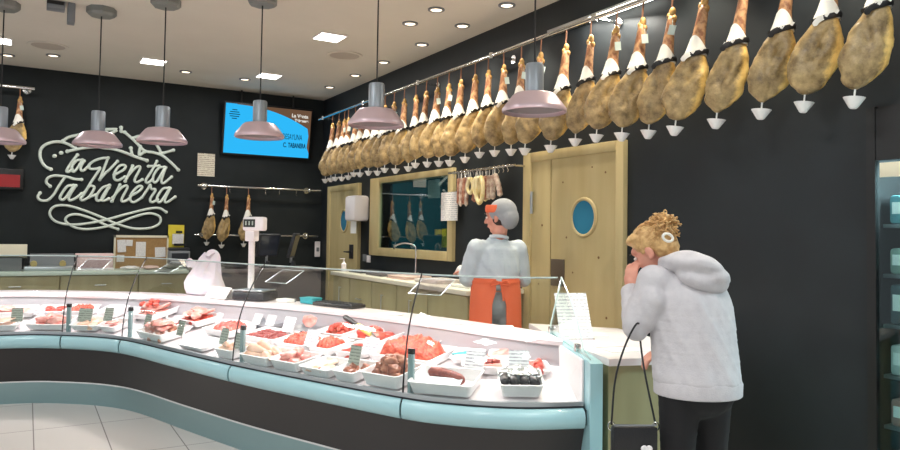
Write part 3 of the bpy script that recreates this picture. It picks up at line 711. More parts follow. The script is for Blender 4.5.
saus_straight(5.3, SALW, 'bent pale sausage at the right end of the sausage rail', .2, .024, 3.6, -.09)
saus_loop(5.47, SALY, 'cream sausage loop just above the grey cap of the worker', .05, .3, .02, 3.55)
# reach-in fridge
t = thing('fridge_cabinet', 'tall black glass fronted fridge at the right edge of the photo', 'fridge', (4.1, 1.55, 0))
b = B(); b.bx(3.80, 4.5, CY1 - .04, CY1, 0, CZ1); b.bx(3.80, 4.5, CY0, CY0 + .04, 0, CZ1); b.bx(4.46, 4.5, CY0, CY1, 0, CZ1); b.bx(3.80, 4.5, CY0, CY1, CZ1 - .05, CZ1); b.bx(3.80, 4.5, CY0, CY1, 0, .12)
b.build('carcass', BLACK, t, world=True)
b = B(); b.bx(3.775, 3.82, CY1 - .055, CY1 - .01, .1, CZ1); b.bx(3.775, 3.82, CY0 + .01, CY0 + .05, .1, CZ1); b.bx(3.78, 3.83, CY0 + .04, CY1 - .05, 1.83, CZ1 - .01); b.build('door_frame', BLACK, t, world=True)
b = B(); b.bx(3.79, 3.796, CY0 + .05, CY1 - .055, .12, 1.83); b.build('glass_door', GLASSF, t, world=True)
b = B(); b.bx(3.77, 3.779, 1.72, 2.03, 1.74, 1.815, .002); b.build('price_strip', CREAM, t, world=True)
SHZ = (.2, .46, .72, .98, 1.24, 1.5)
for z in SHZ:
    b = B(); b.bx(3.86, 4.45, CY0 + .045, CY1 - .045, z - .02, z, .003); b.build('shelf', ALU, t, world=True)
light('fridge_light', 'AREA', (-.15, 0, 1.98), 130, (.8, .95, 1), t, .8, sy=.08, rot=(0, R(-25), R(90)))
pk = [mat('fridge_pack_%d' % i, c, .35) for i, c in enumerate(((92, 150, 160), (170, 120, 108), (196, 200, 196), (70, 86, 92), (140, 160, 150)))]
nm = ('lowest', 'second', 'third', 'fourth', 'fifth', 'top')
for k, z in enumerate(SHZ):
    for j in range(3):
        y = 1.95 - .2 * j; h = random.uniform(.13, .21)
        b = B(); b.box((0, 0, h / 2), (.26, .17, h), bev=.02); o = b.build('food_pack', pk[(k + j * 2) % 5])
        b = B(); b.box((-.131, 0, h * .55), (.004, .13, h * .4)); b.build('pack_label', PAPER, o)
        o.location = (3.99, y, z)
        tag(o, f'packed food on the {nm[k]} shelf of the fridge, {("nearest the door frame", "second from the door frame", "third from the door frame")[j]}', 'food pack', 'packs in the fridge')
# ---------------------------------------------------------------- work counters at the walls
def cabinet(label, x0, x1, y0, y1, z1, face, m, group, split=False, pull='bar'):
    t = thing('base_cabinet', label, 'cabinet', ((x0 + x1) / 2, (y0 + y1) / 2, 0), 0, group)
    b = B(); b.bx(x0 + .002, x1 - .002, y0, y1, .1, z1); b.bx(x0 + .01, x1 - .01, y0 + .03, y1, 0, .1); b.build('body', WOODC, t, world=True)
    if face == 'y':
        b = B(); b.bx(x0 + .008, x1 - .008, y0 - .02, y0 - .001, .11, z1 - .01, .003); dr = b.build('door', WOODC, t, world=True)
        b = B()
        xm = (x0 + x1) / 2; b.cyl((xm - .06, y0 - .045, z1 - .12), (xm + .06, y0 - .045, z1 - .12), .006); b.cyl((xm - .05, y0 - .045, z1 - .12), (xm - .05, y0 - .02, z1 - .12), .005); b.cyl((xm + .05, y0 - .045, z1 - .12), (xm + .05, y0 - .02, z1 - .12), .005)
    else:
        b = B(); b.bx(x0 - .02, x0 - .001, y0 + .008, y1 - .008, .11, z1 - .01, .003); dr = b.build('door', WOODC, t, world=True)
        b = B(); ym = (y0 + y1) / 2
        if pull == 'bar': b.cyl((x0 - .045, ym - .06, z1 - .22), (x0 - .045, ym + .06, z1 - .22), .006); b.cyl((x0 - .045, ym - .05, z1 - .22), (x0 - .02, ym - .05, z1 - .22), .005); b.cyl((x0 - .045, ym + .05, z1 - .22), (x0 - .02, ym + .05, z1 - .22), .005)
        else: b.cyl((x0 - .045, ym, z1 - .3), (x0 - .045, ym, z1 - .12), .006); b.cyl((x0 - .045, ym, z1 - .29), (x0 - .02, ym, z1 - .29), .005); b.cyl((x0 - .045, ym, z1 - .13), (x0 - .02, ym, z1 - .13), .005)
    b.build('handle', ALU, dr, world=True)
for i, (a, c) in enumerate(((-1.3, -.55), (-.55, .35), (.35, 1.2), (1.2, 1.85))):
    cabinet(f'pine base cabinet under the sign wall worktop, {ORD[i]} from the left', a, c, 9.55, YB - .005, .86, 'y', WOODC, 'pine cabinets under the back worktop')
b = B(); b.bx(-1.3, 1.87, 9.50, YB, .862, .905, .006); o = b.build('worktop', mat('pale_green_stone', (206, 220, 208), .3), loc=(.28, 9.85, .862), world=True)
tag(o, 'long pale worktop along the back wall under the shop sign', 'worktop')
for i, (a, c, p) in enumerate(((7.6, 8.1, 'v'), (7.0, 7.6, 'bar'), (6.4, 7.0, 'v'), (5.75, 6.4, 'v'), (5.06, 5.75, 'bar'))):
    cabinet(f'pine base cabinet below the window side worktop, {ORD[i]} from the far end', 3.2, XW - .06, a, c, .90, 'x', WOODC, 'pine cabinets under the window worktop', pull=p)
b = B(); b.bx(3.15, XW - .06, 5.03, 8.12, .902, .945, .006); o = b.build('worktop', mat('cream_stone', (228, 222, 206), .3), loc=(3.45, 6.6, .902), world=True)
tag(o, 'cream worktop running below the interior window, behind the worker', 'worktop')
t = thing('service_counter', 'dark grey counter carrying the monitors in front of the back wall', 'counter', (2.4, 8.5, 0))
b = B(); b.bx(1.66, 3.08, 8.25, 8.85, 0, .94); b.build('body', DARKG, t, world=True)
b = B(); b.bx(1.64, 3.1, 8.22, 8.88, .94, .975, .006); b.build('top', mat('grey_counter_top', (112, 106, 108), .35), t, world=True)
# things on the back worktop (z .905)
ZB = .905
t = thing('slicer', 'grey slicing machine with two round knobs at the left of the back worktop', 'slicing machine', (.26, 9.8, ZB))
b = B(); b.bx(-.02, .50, 9.68, 9.95, ZB, ZB + .06, .02); b.build('foot_plate', ALU, t, world=True)
b = B(); b.prism([(9.72, ZB + .06), (9.92, ZB + .06), (9.92, ZB + .2), (9.78, ZB + .2)], .04, .5, Matrix(((0, 0, 1, 0), (1, 0, 0, 0), (0, 1, 0, 0), (0, 0, 0, 1)))); b.build('housing', GREYP, t, world=True)
for x in (.08, .38):
    b = B(); b.cyl((x, 9.74, ZB + .09), (x, 9.69, ZB + .085), .035, n=20); b.build('knob', mat('tan_knob', (190, 170, 110), .5), t, world=True)
t = thing('paper_carton', 'white slanted carton at the left edge of the back worktop', 'carton', (-.2, 9.85, ZB))
b = B(); b.bx(-.5, -.04, 9.75, 10.0, ZB, ZB + .16, .006); b.build('box', GREYP, t, world=True)
b = B(); b.box((-.24, 9.8, ZB + .23), (.5, .22, .13), bev=.004, rot=Matrix.Rotation(R(-12), 3, 'X')); b.build('lid', CREAM, t, world=True)
t = thing('wrapping_stand', 'white and pink tray of wrapping paper on the back worktop', 'paper stand', (.72, 9.85, ZB))
b = B(); b.bx(.52, .94, 9.72, 10.02, ZB, ZB + .03, .006); b.build('base', WHITE, t, world=True)
b = B(); b.bx(.53, .93, 9.74, 10.0, ZB + .03, ZB + .15, .01); b.build('paper_stack', PINKP, t, world=True)
b = B(); b.bx(.52, .95, 9.9, 10.03, ZB + .15, ZB + .2, .01); b.build('top_roll', mat('pale_pink', (232, 206, 204), .6), t, world=True)
t = thing('cork_board', 'cork notice board with pinned papers standing on the back worktop', 'notice board', (1.29, 10.1, ZB))
b = B(); b.bx(.99, 1.61, 10.12, 10.16, ZB + .0, ZB + .41); b.build('board', CORK, t, world=True)
b = B(); b.bx(.97, 1.63, 10.11, 10.17, ZB + .40, ZB + .43); b.bx(.97, .99, 10.11, 10.17, ZB, ZB + .43); b.bx(1.61, 1.63, 10.11, 10.17, ZB, ZB + .43); b.build('frame', CREAM, t, world=True)
for x, z, w_, h_ in ((1.06, .29, .1, .16), (1.15, .33, .08, .08), (1.29, .25, .12, .19), (1.53, .21, .13, .13), (1.05, .13, .09, .09)):
    b = B(); b.box((x, 10.113, ZB + z), (w_, .006, h_), rot=Matrix.Rotation(random.uniform(-.06, .06), 3, 'Y')); b.build('pinned_paper', PRINT, t, world=True)
t = thing('card_stand', 'bright yellow card holder with white cards right of the cork board', 'card holder', (1.73, 10.1, 1.16))
b = B(); b.bx(1.63, 1.83, 10.14, 10.17, 1.18, 1.48); b.build('yellow_back', YEL, t, world=True)
b = B(); b.bx(1.68, 1.82, 10.12, 10.138, 1.22, 1.36); b.build('white_card', PRINT, t, world=True)
b = B(); b.bx(1.70, 1.86, 10.11, 10.118, 1.20, 1.23); b.bx(1.72, 1.8, 10.11, 10.118, 1.37, 1.40); b.build('dark_clip', BLACK, t, world=True)
b = B(); b.bx(1.62, 1.88, 10.0, 10.17, 1.14, 1.175, .004); b.build('shelf', DPLA, t, world=True)
t = thing('file_box', 'grey file box with drawers below the yellow card holder', 'box', (1.74, 10.02, ZB))
b = B(); b.bx(1.62, 1.87, 9.9, 10.15, ZB, ZB + .23, .008); b.build('casing', GREYP, t, world=True)
b = B(); b.bx(1.64, 1.85, 9.892, 9.9, ZB + .03, ZB + .1); b.build('drawer', mat('pale_grey', (176, 178, 172), .5), t, world=True)
b = B(); b.bx(1.64, 1.85, 9.892, 9.9, ZB + .12, ZB + .2); b.build('drawer', DPLA, t, world=True)
for i, (x, y, w_, d_, h_, m, l) in enumerate(((1.12, 9.7, .22, .14, .05, WHITE, 'white meat wrapping pad on the back worktop below the cork board'), (1.36, 9.72, .2, .16, .05, mat('pink_parcel', (232, 196, 186), .5), 'pinkish wrapped parcel on the back worktop below the cork board'), (1.64, 9.75, .24, .14, .06, mat('green_grey_parcel', (150, 156, 140), .5), 'greenish parcel on the back worktop in front of the file box'))):
    b = B(); b.ico((0, 0, h_ / 2), (w_ / 2, d_ / 2, h_ / 2), 3, amp=.25, freq=2, seed=i); o = b.build('wrapped_parcel', m); o.location = (x, y, ZB + .004); tag(o, l, 'parcel')
# things on the grey counter
def monitor(label, x, y, rz, tilt, w_, h_, back):
    t = thing('monitor', label, 'monitor', (x, y, .975), rz)
    b = B(); b.lathe([(.1, 0), (.1, .012), (.03, .02), (.022, .08)], n=20); b.build('foot', DPLA, t)
    Rm = Matrix.Rotation(tilt, 3, 'X')
    b = B(); b.box((0, 0, .27), (w_, .035, h_), bev=.008, rot=Rm); b.build('casing', DPLA, t)
    b = B(); b.box(Rm @ Vector((0, -.019, 0)) + Vector((0, 0, .27)), (w_ - .04, .004, h_ - .04), rot=Rm); b.build('screen', mat('off_screen', (52, 58, 70), .12), t)
    b = B(); b.cyl((0, .03, .06), (0, .02, .24), .016); b.build('arm', GREYP, t)
monitor('dark till monitor left of the pair on the grey counter', 2.50, 8.5, R(20), R(14), .30, .28, 0)
monitor('narrow dark till monitor right of the pair on the grey counter', 2.80, 8.46, R(60), R(14), .3, .30, 0)
t = thing('mixing_tray', 'dark low tray at the left end of the grey counter', 'tray', (2.1, 8.4, .975))
b = B(); b.lathe([(.1, 0), (.16, .03), (.155, .03), (.098, .008)], (2.1, 8.42, .975), 24); b.build('bowl', DPLA, t, world=True)
b = B(); b.cyl((2.0, 8.42, 1.0), (1.9, 8.42, 1.02), .012); b.build('handle', DPLA, t, world=True)
# things on the window worktop
ZW = .945
t = thing('tap', 'thin chrome swan neck tap on the worktop below the window', 'tap', (3.66, 6.9, ZW))
b = B(); b.lathe([(.03, 0), (.03, .015), (.014, .02), (.014, .05)], (3.66, 6.9, ZW), 16); b.build('base', CHROME, t, world=True)
b = B(); b.tube(spline([(3.66, 6.9, ZW + .04), (3.66, 6.9, ZW + .28), (3.64, 6.92, ZW + .34), (3.57, 7.0, ZW + .36), (3.5, 7.08, ZW + .33), (3.49, 7.1, ZW + .29)], 6), .009, 8); b.build('spout', CHROME, t, world=True)
b = B(); b.cyl((3.66, 6.9, ZW + .03), (3.66, 6.83, ZW + .05), .006); b.build('lever', CHROME, t, world=True)
for i, (x, y, w_, d_, h_, m, l) in enumerate(((3.45, 7.75, .3, .35, .03, DPLA, 'dark cutting board at the far end of the window worktop'), (3.42, 7.15, .3, .42, .025, DARKG, 'dark grey cutting board in the middle of the window worktop'))):
    t = thing('cutting_board', l, 'cutting board', (x, y, ZW)); b = B(); b.box((0, 0, h_ / 2), (w_, d_, h_), bev=.008); b.build('board', m, t); b = B(); b.box((0, -d_ / 2 + .04, h_ + .002), (.1, .02, .004)); b.build('hand_slot', BLACK, t)
def stack(label, x, y, w_, d_, n, m, name='paper_stack', z=ZW):
    t = thing(name, label, 'paper', (x, y, z))
    for k in range(n):
        b = B(); b.box((random.uniform(-.008, .008), random.uniform(-.008, .008), .006 + k * .012), (w_, d_, .011), rz=random.uniform(-.05, .05)); b.build('sheet_bundle', m, t)
stack('low stack of pinkish wrapping paper on the window worktop, far one', 3.4, 6.55, .3, .4, 3, mat('pink_wrap', (226, 196, 186), .6))
stack('low stack of white wrapping paper on the window worktop, near one', 3.42, 5.95, .32, .42, 3, mat('white_wrap', (232, 222, 216), .6))
stack('white paper sheets at the near end of the window worktop', 3.42, 5.35, .3, .3, 2, PAPER)
t = thing('pump_bottle', 'small white pump bottle at the far end of the window worktop', 'bottle', (3.28, 8.02, ZW))
b = B(); b.lathe([(.03, 0), (.032, .01), (.032, .09), (.012, .11), (.012, .125)], n=18); b.build('bottle', WHITE, t)
b = B(); b.cyl((0, 0, .12), (0, 0, .15), .006); b.box((-.02, 0, .152), (.06, .016, .01)); b.build('pump', WHITE, t)

# ---------------------------------------------------------------- refrigerated display counter
ST = [((-1.2, 6.75), (-1.2, 7.75)), ((-.16, 6.61), (-.1, 7.6)), ((.25, 6.42), (.5, 7.28)), ((.62, 6.0), (1.1, 6.8)), ((.9, 5.2), (1.62, 6.1)), ((1.13, 4.53), (2.0, 5.45)), ((1.36, 3.97), (2.25, 4.85)), ((1.66, 3.30), (2.45, 4.2)), ((1.83, 3.05), (2.53, 3.85)), ((2.08, 2.83), (2.6, 3.55)), ((2.40, 2.69), (2.63, 3.33))]
def cr(P, s):
    n = len(P) - 1; i = min(int(s), n - 1); t = s - i
    g = lambda k: Vector(P[k]) if 0 <= k <= n else (2 * Vector(P[0]) - Vector(P[1]) if k < 0 else 2 * Vector(P[n]) - Vector(P[n - 1]))
    a, b, c, d = g(i - 1), g(i), g(i + 1), g(i + 2)
    return .5 * ((2 * b) + (-a + c) * t + (2 * a - 5 * b + 4 * c - d) * t * t + (-a + 3 * b - 3 * c + d) * t ** 3)
FP = [a for a, q in ST]; RP = [q for a, q in ST]
def sect(s):
    f, r = cr(FP, s), cr(RP, s); L = (r - f).length; return f, (r - f) / L, L
def at(s, o, z):
    f, d, L = sect(s); p = f + d * o; return Vector((p.x, p.y, z))
def deckz(s, o):
    L = sect(s)[2]; return .572 + .13 * max(0, min(1, (o - .1) / (L - .40)))
def tang(s):
    p = at(min(s + .05, 10), .3, 0) - at(max(s - .05, 0), .3, 0); return math.atan2(p.y, p.x)
def sweep(b, prof, s0, s1, n, closed=True):
    RR = []
    for i in range(n + 1):
        s = s0 + (s1 - s0) * i / n; L = sect(s)[2]
        RR.append([at(s, o, z) for o, z in prof(L)])
    V = [[b.bm.verts.new(p) for p in r] for r in RR]; k = len(V[0])
    for i in range(n):
        for j in range(k if closed else k - 1):
            b.bm.faces.new((V[i][j], V[i][(j + 1) % k], V[i + 1][(j + 1) % k], V[i + 1][j]))
    if closed: b.bm.faces.new(V[0][::-1]); b.bm.faces.new(V[-1])
    return b
DC = thing('display_counter', 'long curved refrigerated glass display counter full of raw meat', 'display counter', (1.4, 5.2, 0))
def P(name, b, m, ang=40, parent=DC): return b.build(name, m, parent, world=True, ang=ang)
b = B(); sweep(b, lambda L: [(.17, 0), (.16, .165), (.15, .165), (.15, .18), (L - .1, .18), (L - .1, 0)], 0, 10, 80); P('kick_plate', b, KICK)
b = B(); sweep(b, lambda L: [(.148, .172), (.148, .182), (.17, .182), (.17, .172)], 0, 10, 80); P('kick_trim', b, mat('white_trim', (226, 226, 226), .3))
b = B(); sweep(b, lambda L: [(.15, .18), (.05, .47), (.2, .54), (L - .03, .54), (L - .03, .18)], 0, 10, 80); P('base_panel', b, PANELB)
bsp = [(.07, .462), (.03, .463), (.008, .475), (-.002, .50), (-.002, .525), (.008, .548), (.03, .562), (.07, .565)]
for s0, s1 in ((0, 2.0), (2.0, 3.02), (3.02, 4.92), (4.92, 7.03), (7.03, 9.97)):
    b = B(); sweep(b, lambda L: bsp, s0 + .012, s1 - .012, int((s1 - s0) * 9)); P('bumper', b, BUMP)
b = B(); sweep(b, lambda L: [(.07, .47), (.025, .48), (.025, .555), (.07, .56)], 0, 10, 60); P('bumper_backing', b, BLACK)
b = B(); sweep(b, lambda L: [(.035, .565), (.035, .572), (.10, .572), (.10, .565)], 0, 9.97, 80); P('dark_seal', b, DPLA)
b = B(); sweep(b, lambda L: [(.04, .572), (.04, .592), (.062, .592), (.062, .58), (.10, .58), (.10, .572)], 0, 9.97, 80); P('glass_channel', b, ALU)
b = B(); sweep(b, lambda L: [(.10, .56), (.10, .572), (L - .30, .702), (L - .30, .56)], 0, 10, 80); P('display_deck', b, DECK)
b = B(); sweep(b, lambda L: [(L - .30, .70), (L - .285, .815), (L - .27, .815), (L - .27, .70)], 0, 10, 80); P('rear_riser', b, mat('pale_steel', (196, 192, 196), .35, metal=.4))
b = B(); sweep(b, lambda L: [(L - .30, .815), (L - .305, .838), (L - .295, .85), (L, .85), (L, .815)], 0, 10, 80); P('rear_worktop', b, mat('rear_deck_white', (232, 222, 224), .3))
b = B(); sweep(b, lambda L: [(L - .27, .54), (L - .27, .815), (L - .02, .815), (L - .02, .54)], 0, 10, 60); P('rear_body', b, mat('rear_grey', (150, 146, 148), .5))
GP = spline([(.05, .59, 0), (.058, .66, 0), (.085, .76, 0), (.15, .90, 0), (.28, 1.05, 0), (.45, 1.185, 0)], 4)
gp = [(p.x, p.y) for p in GP]
n_ = []
for i, p in enumerate(gp):
    q0, q1 = gp[max(0, i - 1)], gp[min(len(gp) - 1, i + 1)]; dx, dz = q1[0] - q0[0], q1[1] - q0[1]; l = math.hypot(dx, dz)
    n_.append((p[0] + dz / l * .008, p[1] - dx / l * .008))
gl = gp + n_[::-1]
GS = ((0, 2.0), (2.0, 3.02), (3.02, 4.92), (4.92, 7.03), (7.03, 9.98))
for s0, s1 in GS:
    b = B(); sweep(b, lambda L: gl, s0 + .008, s1 - .008, int((s1 - s0) * 9)); g = P('front_glass', b, GLASS)
    b = B(); sweep(b, lambda L: [(.448, 1.186), (.456, 1.186), (.458, 1.180), (.450, 1.180)], s0 + .008, s1 - .008, int((s1 - s0) * 9)); b.build('glass_edge', GLASSE, g, world=True)
for s in (2.0, 3.02, 4.92, 7.03):
    b = B(); b.tube([at(s, o + .003, z) for o, z in gp], .0045, 6); P('glass_joint', b, BLACK)
    s2 = s + .06
    b = B(); p0 = at(s2, .13, .57); M = Matrix.Translation(p0) @ Matrix.Rotation(tang(s2), 4, 'Z'); b.box((0, 0, .11), (.034, .02, .22), bev=.003, M=M); b.box((0, -.012, .11), (.016, .01, .2), M=M)
    po = P('glass_support', b, mat('grey_green_post', (150, 172, 174), .35, metal=.3))
    b = B(); b.box((0, 0, .225), (.036, .024, .03), bev=.003, M=M); b.build('support_cap', BLACK, po, world=True)
for s in (2.2, 3.3, 5.15, 7.1):
    M = Matrix.Translation(at(s, .44, 1.16)) @ Matrix.Rotation(tang(s), 4, 'Z')
    b = B(); b.box((0, .06, -.05), (.22, .006, .17), M=M, rot=Matrix.Rotation(R(-62), 3, 'X')); br = P('acrylic_shelf', b, ACRY)
    Q = [Matrix.Rotation(R(-62), 3, 'X') @ Vector(v) + Vector((0, .06, -.05)) for v in ((-.11, 0, -.085), (.11, 0, -.085), (.11, 0, .085), (-.11, 0, .085))]
    b = B(); b.tube([M @ q for q in Q], .0018, 6, closed=True); b.build('shelf_edge', GLASSE, br, world=True)
# lamp profile along the top edge of the glass, lighting the meat
b = B(); sweep(b, lambda L: [(.452, 1.176), (.452, 1.183), (.466, 1.183), (.466, 1.176)], 0, 9.95, 90); P('light_profile', b, ALU)
for i in range(26):
    s = .2 + 9.6 * i / 25; p = at(s, .462, 1.166)
    p0, p1 = at(max(0, s - .19), .462, 0), at(min(10, s + .19), .462, 0)
    light('counter_lamp', 'AREA', p - Vector(DC.location), 2.9 * (p1 - p0).length / .38, (1, .90, .90), DC, (p1 - p0).length, rot=(0, 0, tang(s)), sy=.02)
# end panel and end glass
f0, d0, L0 = sect(10); ex = Vector((d0.y, -d0.x))  # outward
def ep(o, z, k): return (f0.x + d0.x * o + ex.x * k, f0.y + d0.y * o + ex.y * k, z)
prof = [(-.02, 0), (L0, 0), (L0, .853), (L0 - .04, .853), (.02, .80), (-.02, .79)]
b = B(); b.rings([[ep(o, z, k) for o, z in prof] for k in (.0, .065)]); P('end_panel', b, BUMP)
b = B(); b.rings([[ep(o, z, k) for o, z in ((.06, .56), (L0 - .02, .56), (L0 - .02, .835), (.06, .795))] for k in (-.012, -.002)]); P('end_liner', b, WHITE)
b = B(); pr = [(.02, .803)] + [(o, z) for o, z in gp if z > .81] + [(L0 - .03, .856)]
b.rings([[ep(o, z, k) for o, z in pr] for k in (.012, .02)]); eg = P('end_glass', b, GLASS)
b = B(); b.tube([ep(o, z, .016) for o, z in pr], .0045, 6, closed=True); b.build('glass_edge', GLASSE, eg, world=True)
for o, z in ((.2, .835), (L0 - .07, .87)):
    b = B(); c = Vector(ep(o, z, .016)); b.box(c, (.03, .03, .04), rz=math.atan2(d0.y, d0.x), bev=.003); P('glass_clip', b, CHROME)

# till counter
poly = [(2.49, 2.645), (3.1, 2.46), (3.37, 3.5), (2.98, 3.95), (2.735, 3.4)]
cx, cy = 2.9, 3.15
t = thing('till_counter', 'white topped till counter with pine front right of the glass display', 'counter', (cx, cy, 0))
b = B(); b.prism(poly, .775, .81); b.build('top', mat('till_white_top', (240, 232, 232), .3), t, world=True)
b = B(); b.prism([(cx + (x - cx) * .955, cy + (y - cy) * .955) for x, y in poly], 0, .775); b.build('pine_front', WOODC, t, world=True)
def flat_sheet(name, label, x, y, z, w_, d_, rz, m, cat='paper', th=.002, rot=None):
    b = B(); b.box((0, 0, th / 2), (w_, d_, th)); o = b.build(name, m); o.location = (x, y, z); o.rotation_euler = rot or (0, 0, rz); return tag(o, label, cat)
t = thing('price_list', 'white printed price list leaning in a stand behind the end glass', 'price list', (2.82, 3.3, .81), R(-22))
b = B(); b.box((0, 0, .13), (.2, .004, .29), rot=Matrix.Rotation(R(-28), 3, 'X')); b.build('printed_sheet', PRINT, t)
b = B(); b.box((0, .09, .11), (.2, .005, .24), rot=Matrix.Rotation(R(22), 3, 'X')); b.box((0, .0, .004), (.2, .2, .006)); b.build('stand', ACRY, t)
flat_sheet('leaflet', 'printed leaflet lying on the till counter below the price list', 2.79, 2.98, .811, .2, .12, R(-15), PINKP)
flat_sheet('leaflet', 'long leaflet lying nearest the customer on the till counter', 2.76, 2.80, .811, .22, .1, R(-14), PRINT)
flat_sheet('leaflet', 'white leaflet lying at the far corner of the till counter', 3.0, 3.35, .811, .16, .2, R(-20), PAPER)

# things on the rear worktop
t = thing('carrier_bag', 'white plastic carrier bag standing full on the rear edge of the display', 'carrier bag', (1.36, 6.52, .85), R(-40))
b = B(); RR = []
for z, w_, d_, sx in ((0, .12, .07, 0), (.01, .165, .10, 0), (.05, .185, .115, -.005), (.11, .18, .11, -.01), (.17, .15, .09, 0), (.22, .12, .07, .015), (.265, .10, .05, .03), (.30, .09, .035, .04), (.33, .075, .022, .05), (.345, .06, .012, .05)):
    ring = []
    for j in range(56):
        th = 2 * PI * j / 56; k = 1 + .12 * noise.noise(Vector((math.cos(th) * 2.3, math.sin(th) * 2.3, z * 8)))
        if z > .12: k += min(1, (z - .12) / .1) * (.10 * math.sin(9 * th + z * 6) + .06 * math.sin(17 * th))
        zz = z
        if z > .25: zz = z + .03 * math.cos(th * 2 + .5)
        ring.append((sx + w_ * k * math.cos(th), d_ * k * math.sin(th), zz))
    RR.append(ring)
b.rings(RR); b.build('bag_body', mat('white_bag_film', (236, 226, 234), .4, sss=.2, bump=.25, bscale=14), t)
b = B(); pts = spline([(-.05, -.01, .23), (-.12, -.015, .27), (-.15, -.01, .285), (-.17, .0, .26), (-.155, .01, .235)], 5); b.tube(pts, [.022] + [.026] * (len(pts) - 2) + [.012], 9, flat=(.4, 1.3)); b.build('bag_handle', MATS['white_bag_film'], t)
b = B(); pts = spline([(.02, 0, .30), (.03, .0, .36), (.07, .004, .375), (.11, .0, .35), (.12, 0, .29)], 5); b.tube(pts, .017, 9, flat=(.4, 1.4)); b.build('bag_handle', MATS['white_bag_film'], t)
t = thing('scale', 'white shop scale with pole mounted display behind the glass', 'scale', (1.62, 5.84, .85), R(-50))
b = B(); b.box((0, 0, .04), (.3, .22, .07), bev=.015); b.build('scale_base', DPLA, t)
b = B(); b.box((0, -.01, .085), (.28, .2, .012), bev=.004); b.build('weighing_plate', ALU, t)
b = B(); b.cyl((-.1, .08, .05), (-.1, .08, .56), .026, n=14); b.build('pole', WHITE, t)
b = B(); b.box((-.1, .08, .55), (.09, .08, .14), bev=.01); b.build('pole_head', WHITE, t)
b = B(); b.box((-.06, .06, .625), (.2, .07, .115), bev=.015); dh = b.build('display_head', WHITE, t)
b = B(); b.box((-.09, .023, .63), (.11, .006, .065)); b.build('display_glass', mat('lcd_dark', (62, 66, 62), .2), dh)
b = B()
for i in range(3): b.box((-.12 + i * .032, .019, .63), (.012, .003, .034))
b.build('digit_bars', mat('lcd_digit', (170, 180, 170), .4), dh)
def place(o, s, o_, z, rz=0.0): p = at(s, o_, z); o.location = p; o.rotation_euler[2] += tang(s) + rz
def Lr(s): return sect(s)[2]
t = thing('note_pad', 'white pad lying at the scale foot on the rear worktop', 'pad', (0, 0, 0)); place(t, 4.62, Lr(4.62) - .1, .852)
b = B(); b.box((0, 0, .012), (.14, .09, .024), bev=.004); b.build('paper_block', PAPER, t); b = B(); b.box((0, .04, .013), (.142, .014, .027)); b.build('binding', GREYP, t)
t = thing('teal_box', 'small teal plastic box beside the scale on the rear worktop', 'box', (0, 0, 0)); place(t, 4.98, Lr(5) - .08, .852)
b = B(); b.box((0, 0, .02), (.15, .1, .04), bev=.008); b.build('box_body', TEALB, t); b = B(); b.box((0, 0, .043), (.155, .105, .01), bev=.003); b.build('lid', TEALB, t)
t = thing('till_keyboard', 'black keyboard lying on the rear worktop right of the scale', 'keyboard', (0, 0, 0)); place(t, 5.45, Lr(5.4) - .1, .852)
b = B(); b.box((0, 0, .014), (.42, .15, .026), bev=.006); b.build('key_case', BLACK, t)
b = B()
for i in range(12):
    for j in range(4): b.box((-.18 + i * .033, -.05 + j * .032, .029), (.024, .024, .008))
b.build('key_block', DPLA, t)
for i, (s, l, w_) in enumerate(((6.35, 'white label strip on the edge of the rear worktop behind the red meat', .16), (7.55, 'white label strip on the edge of the rear worktop in front of the worker', .13), (8.55, 'folded white paper on the rear worktop below the orange apron', .15))):
    o = flat_sheet('label_strip', l, 0, 0, 0, w_, .07 + .05 * (i == 2), 0, PAPER, 'label', .006); place(o, s, Lr(s) - .2 + .08 * (i == 2), .853, .1 * i)
t = thing('price_board', 'white folded price board on the rear riser right of the carrier bag', 'price board', (0, 0, 0)); place(t, 3.8, Lr(3.8) - .22, .852)
b = B(); b.box((0, -.02, .05), (.3, .006, .11), rot=Matrix.Rotation(R(-35), 3, 'X')); b.build('front_leaf', PAPER, t)
b = B(); b.box((0, .035, .05), (.3, .006, .11), rot=Matrix.Rotation(R(30), 3, 'X')); b.build('back_leaf', PAPER, t)

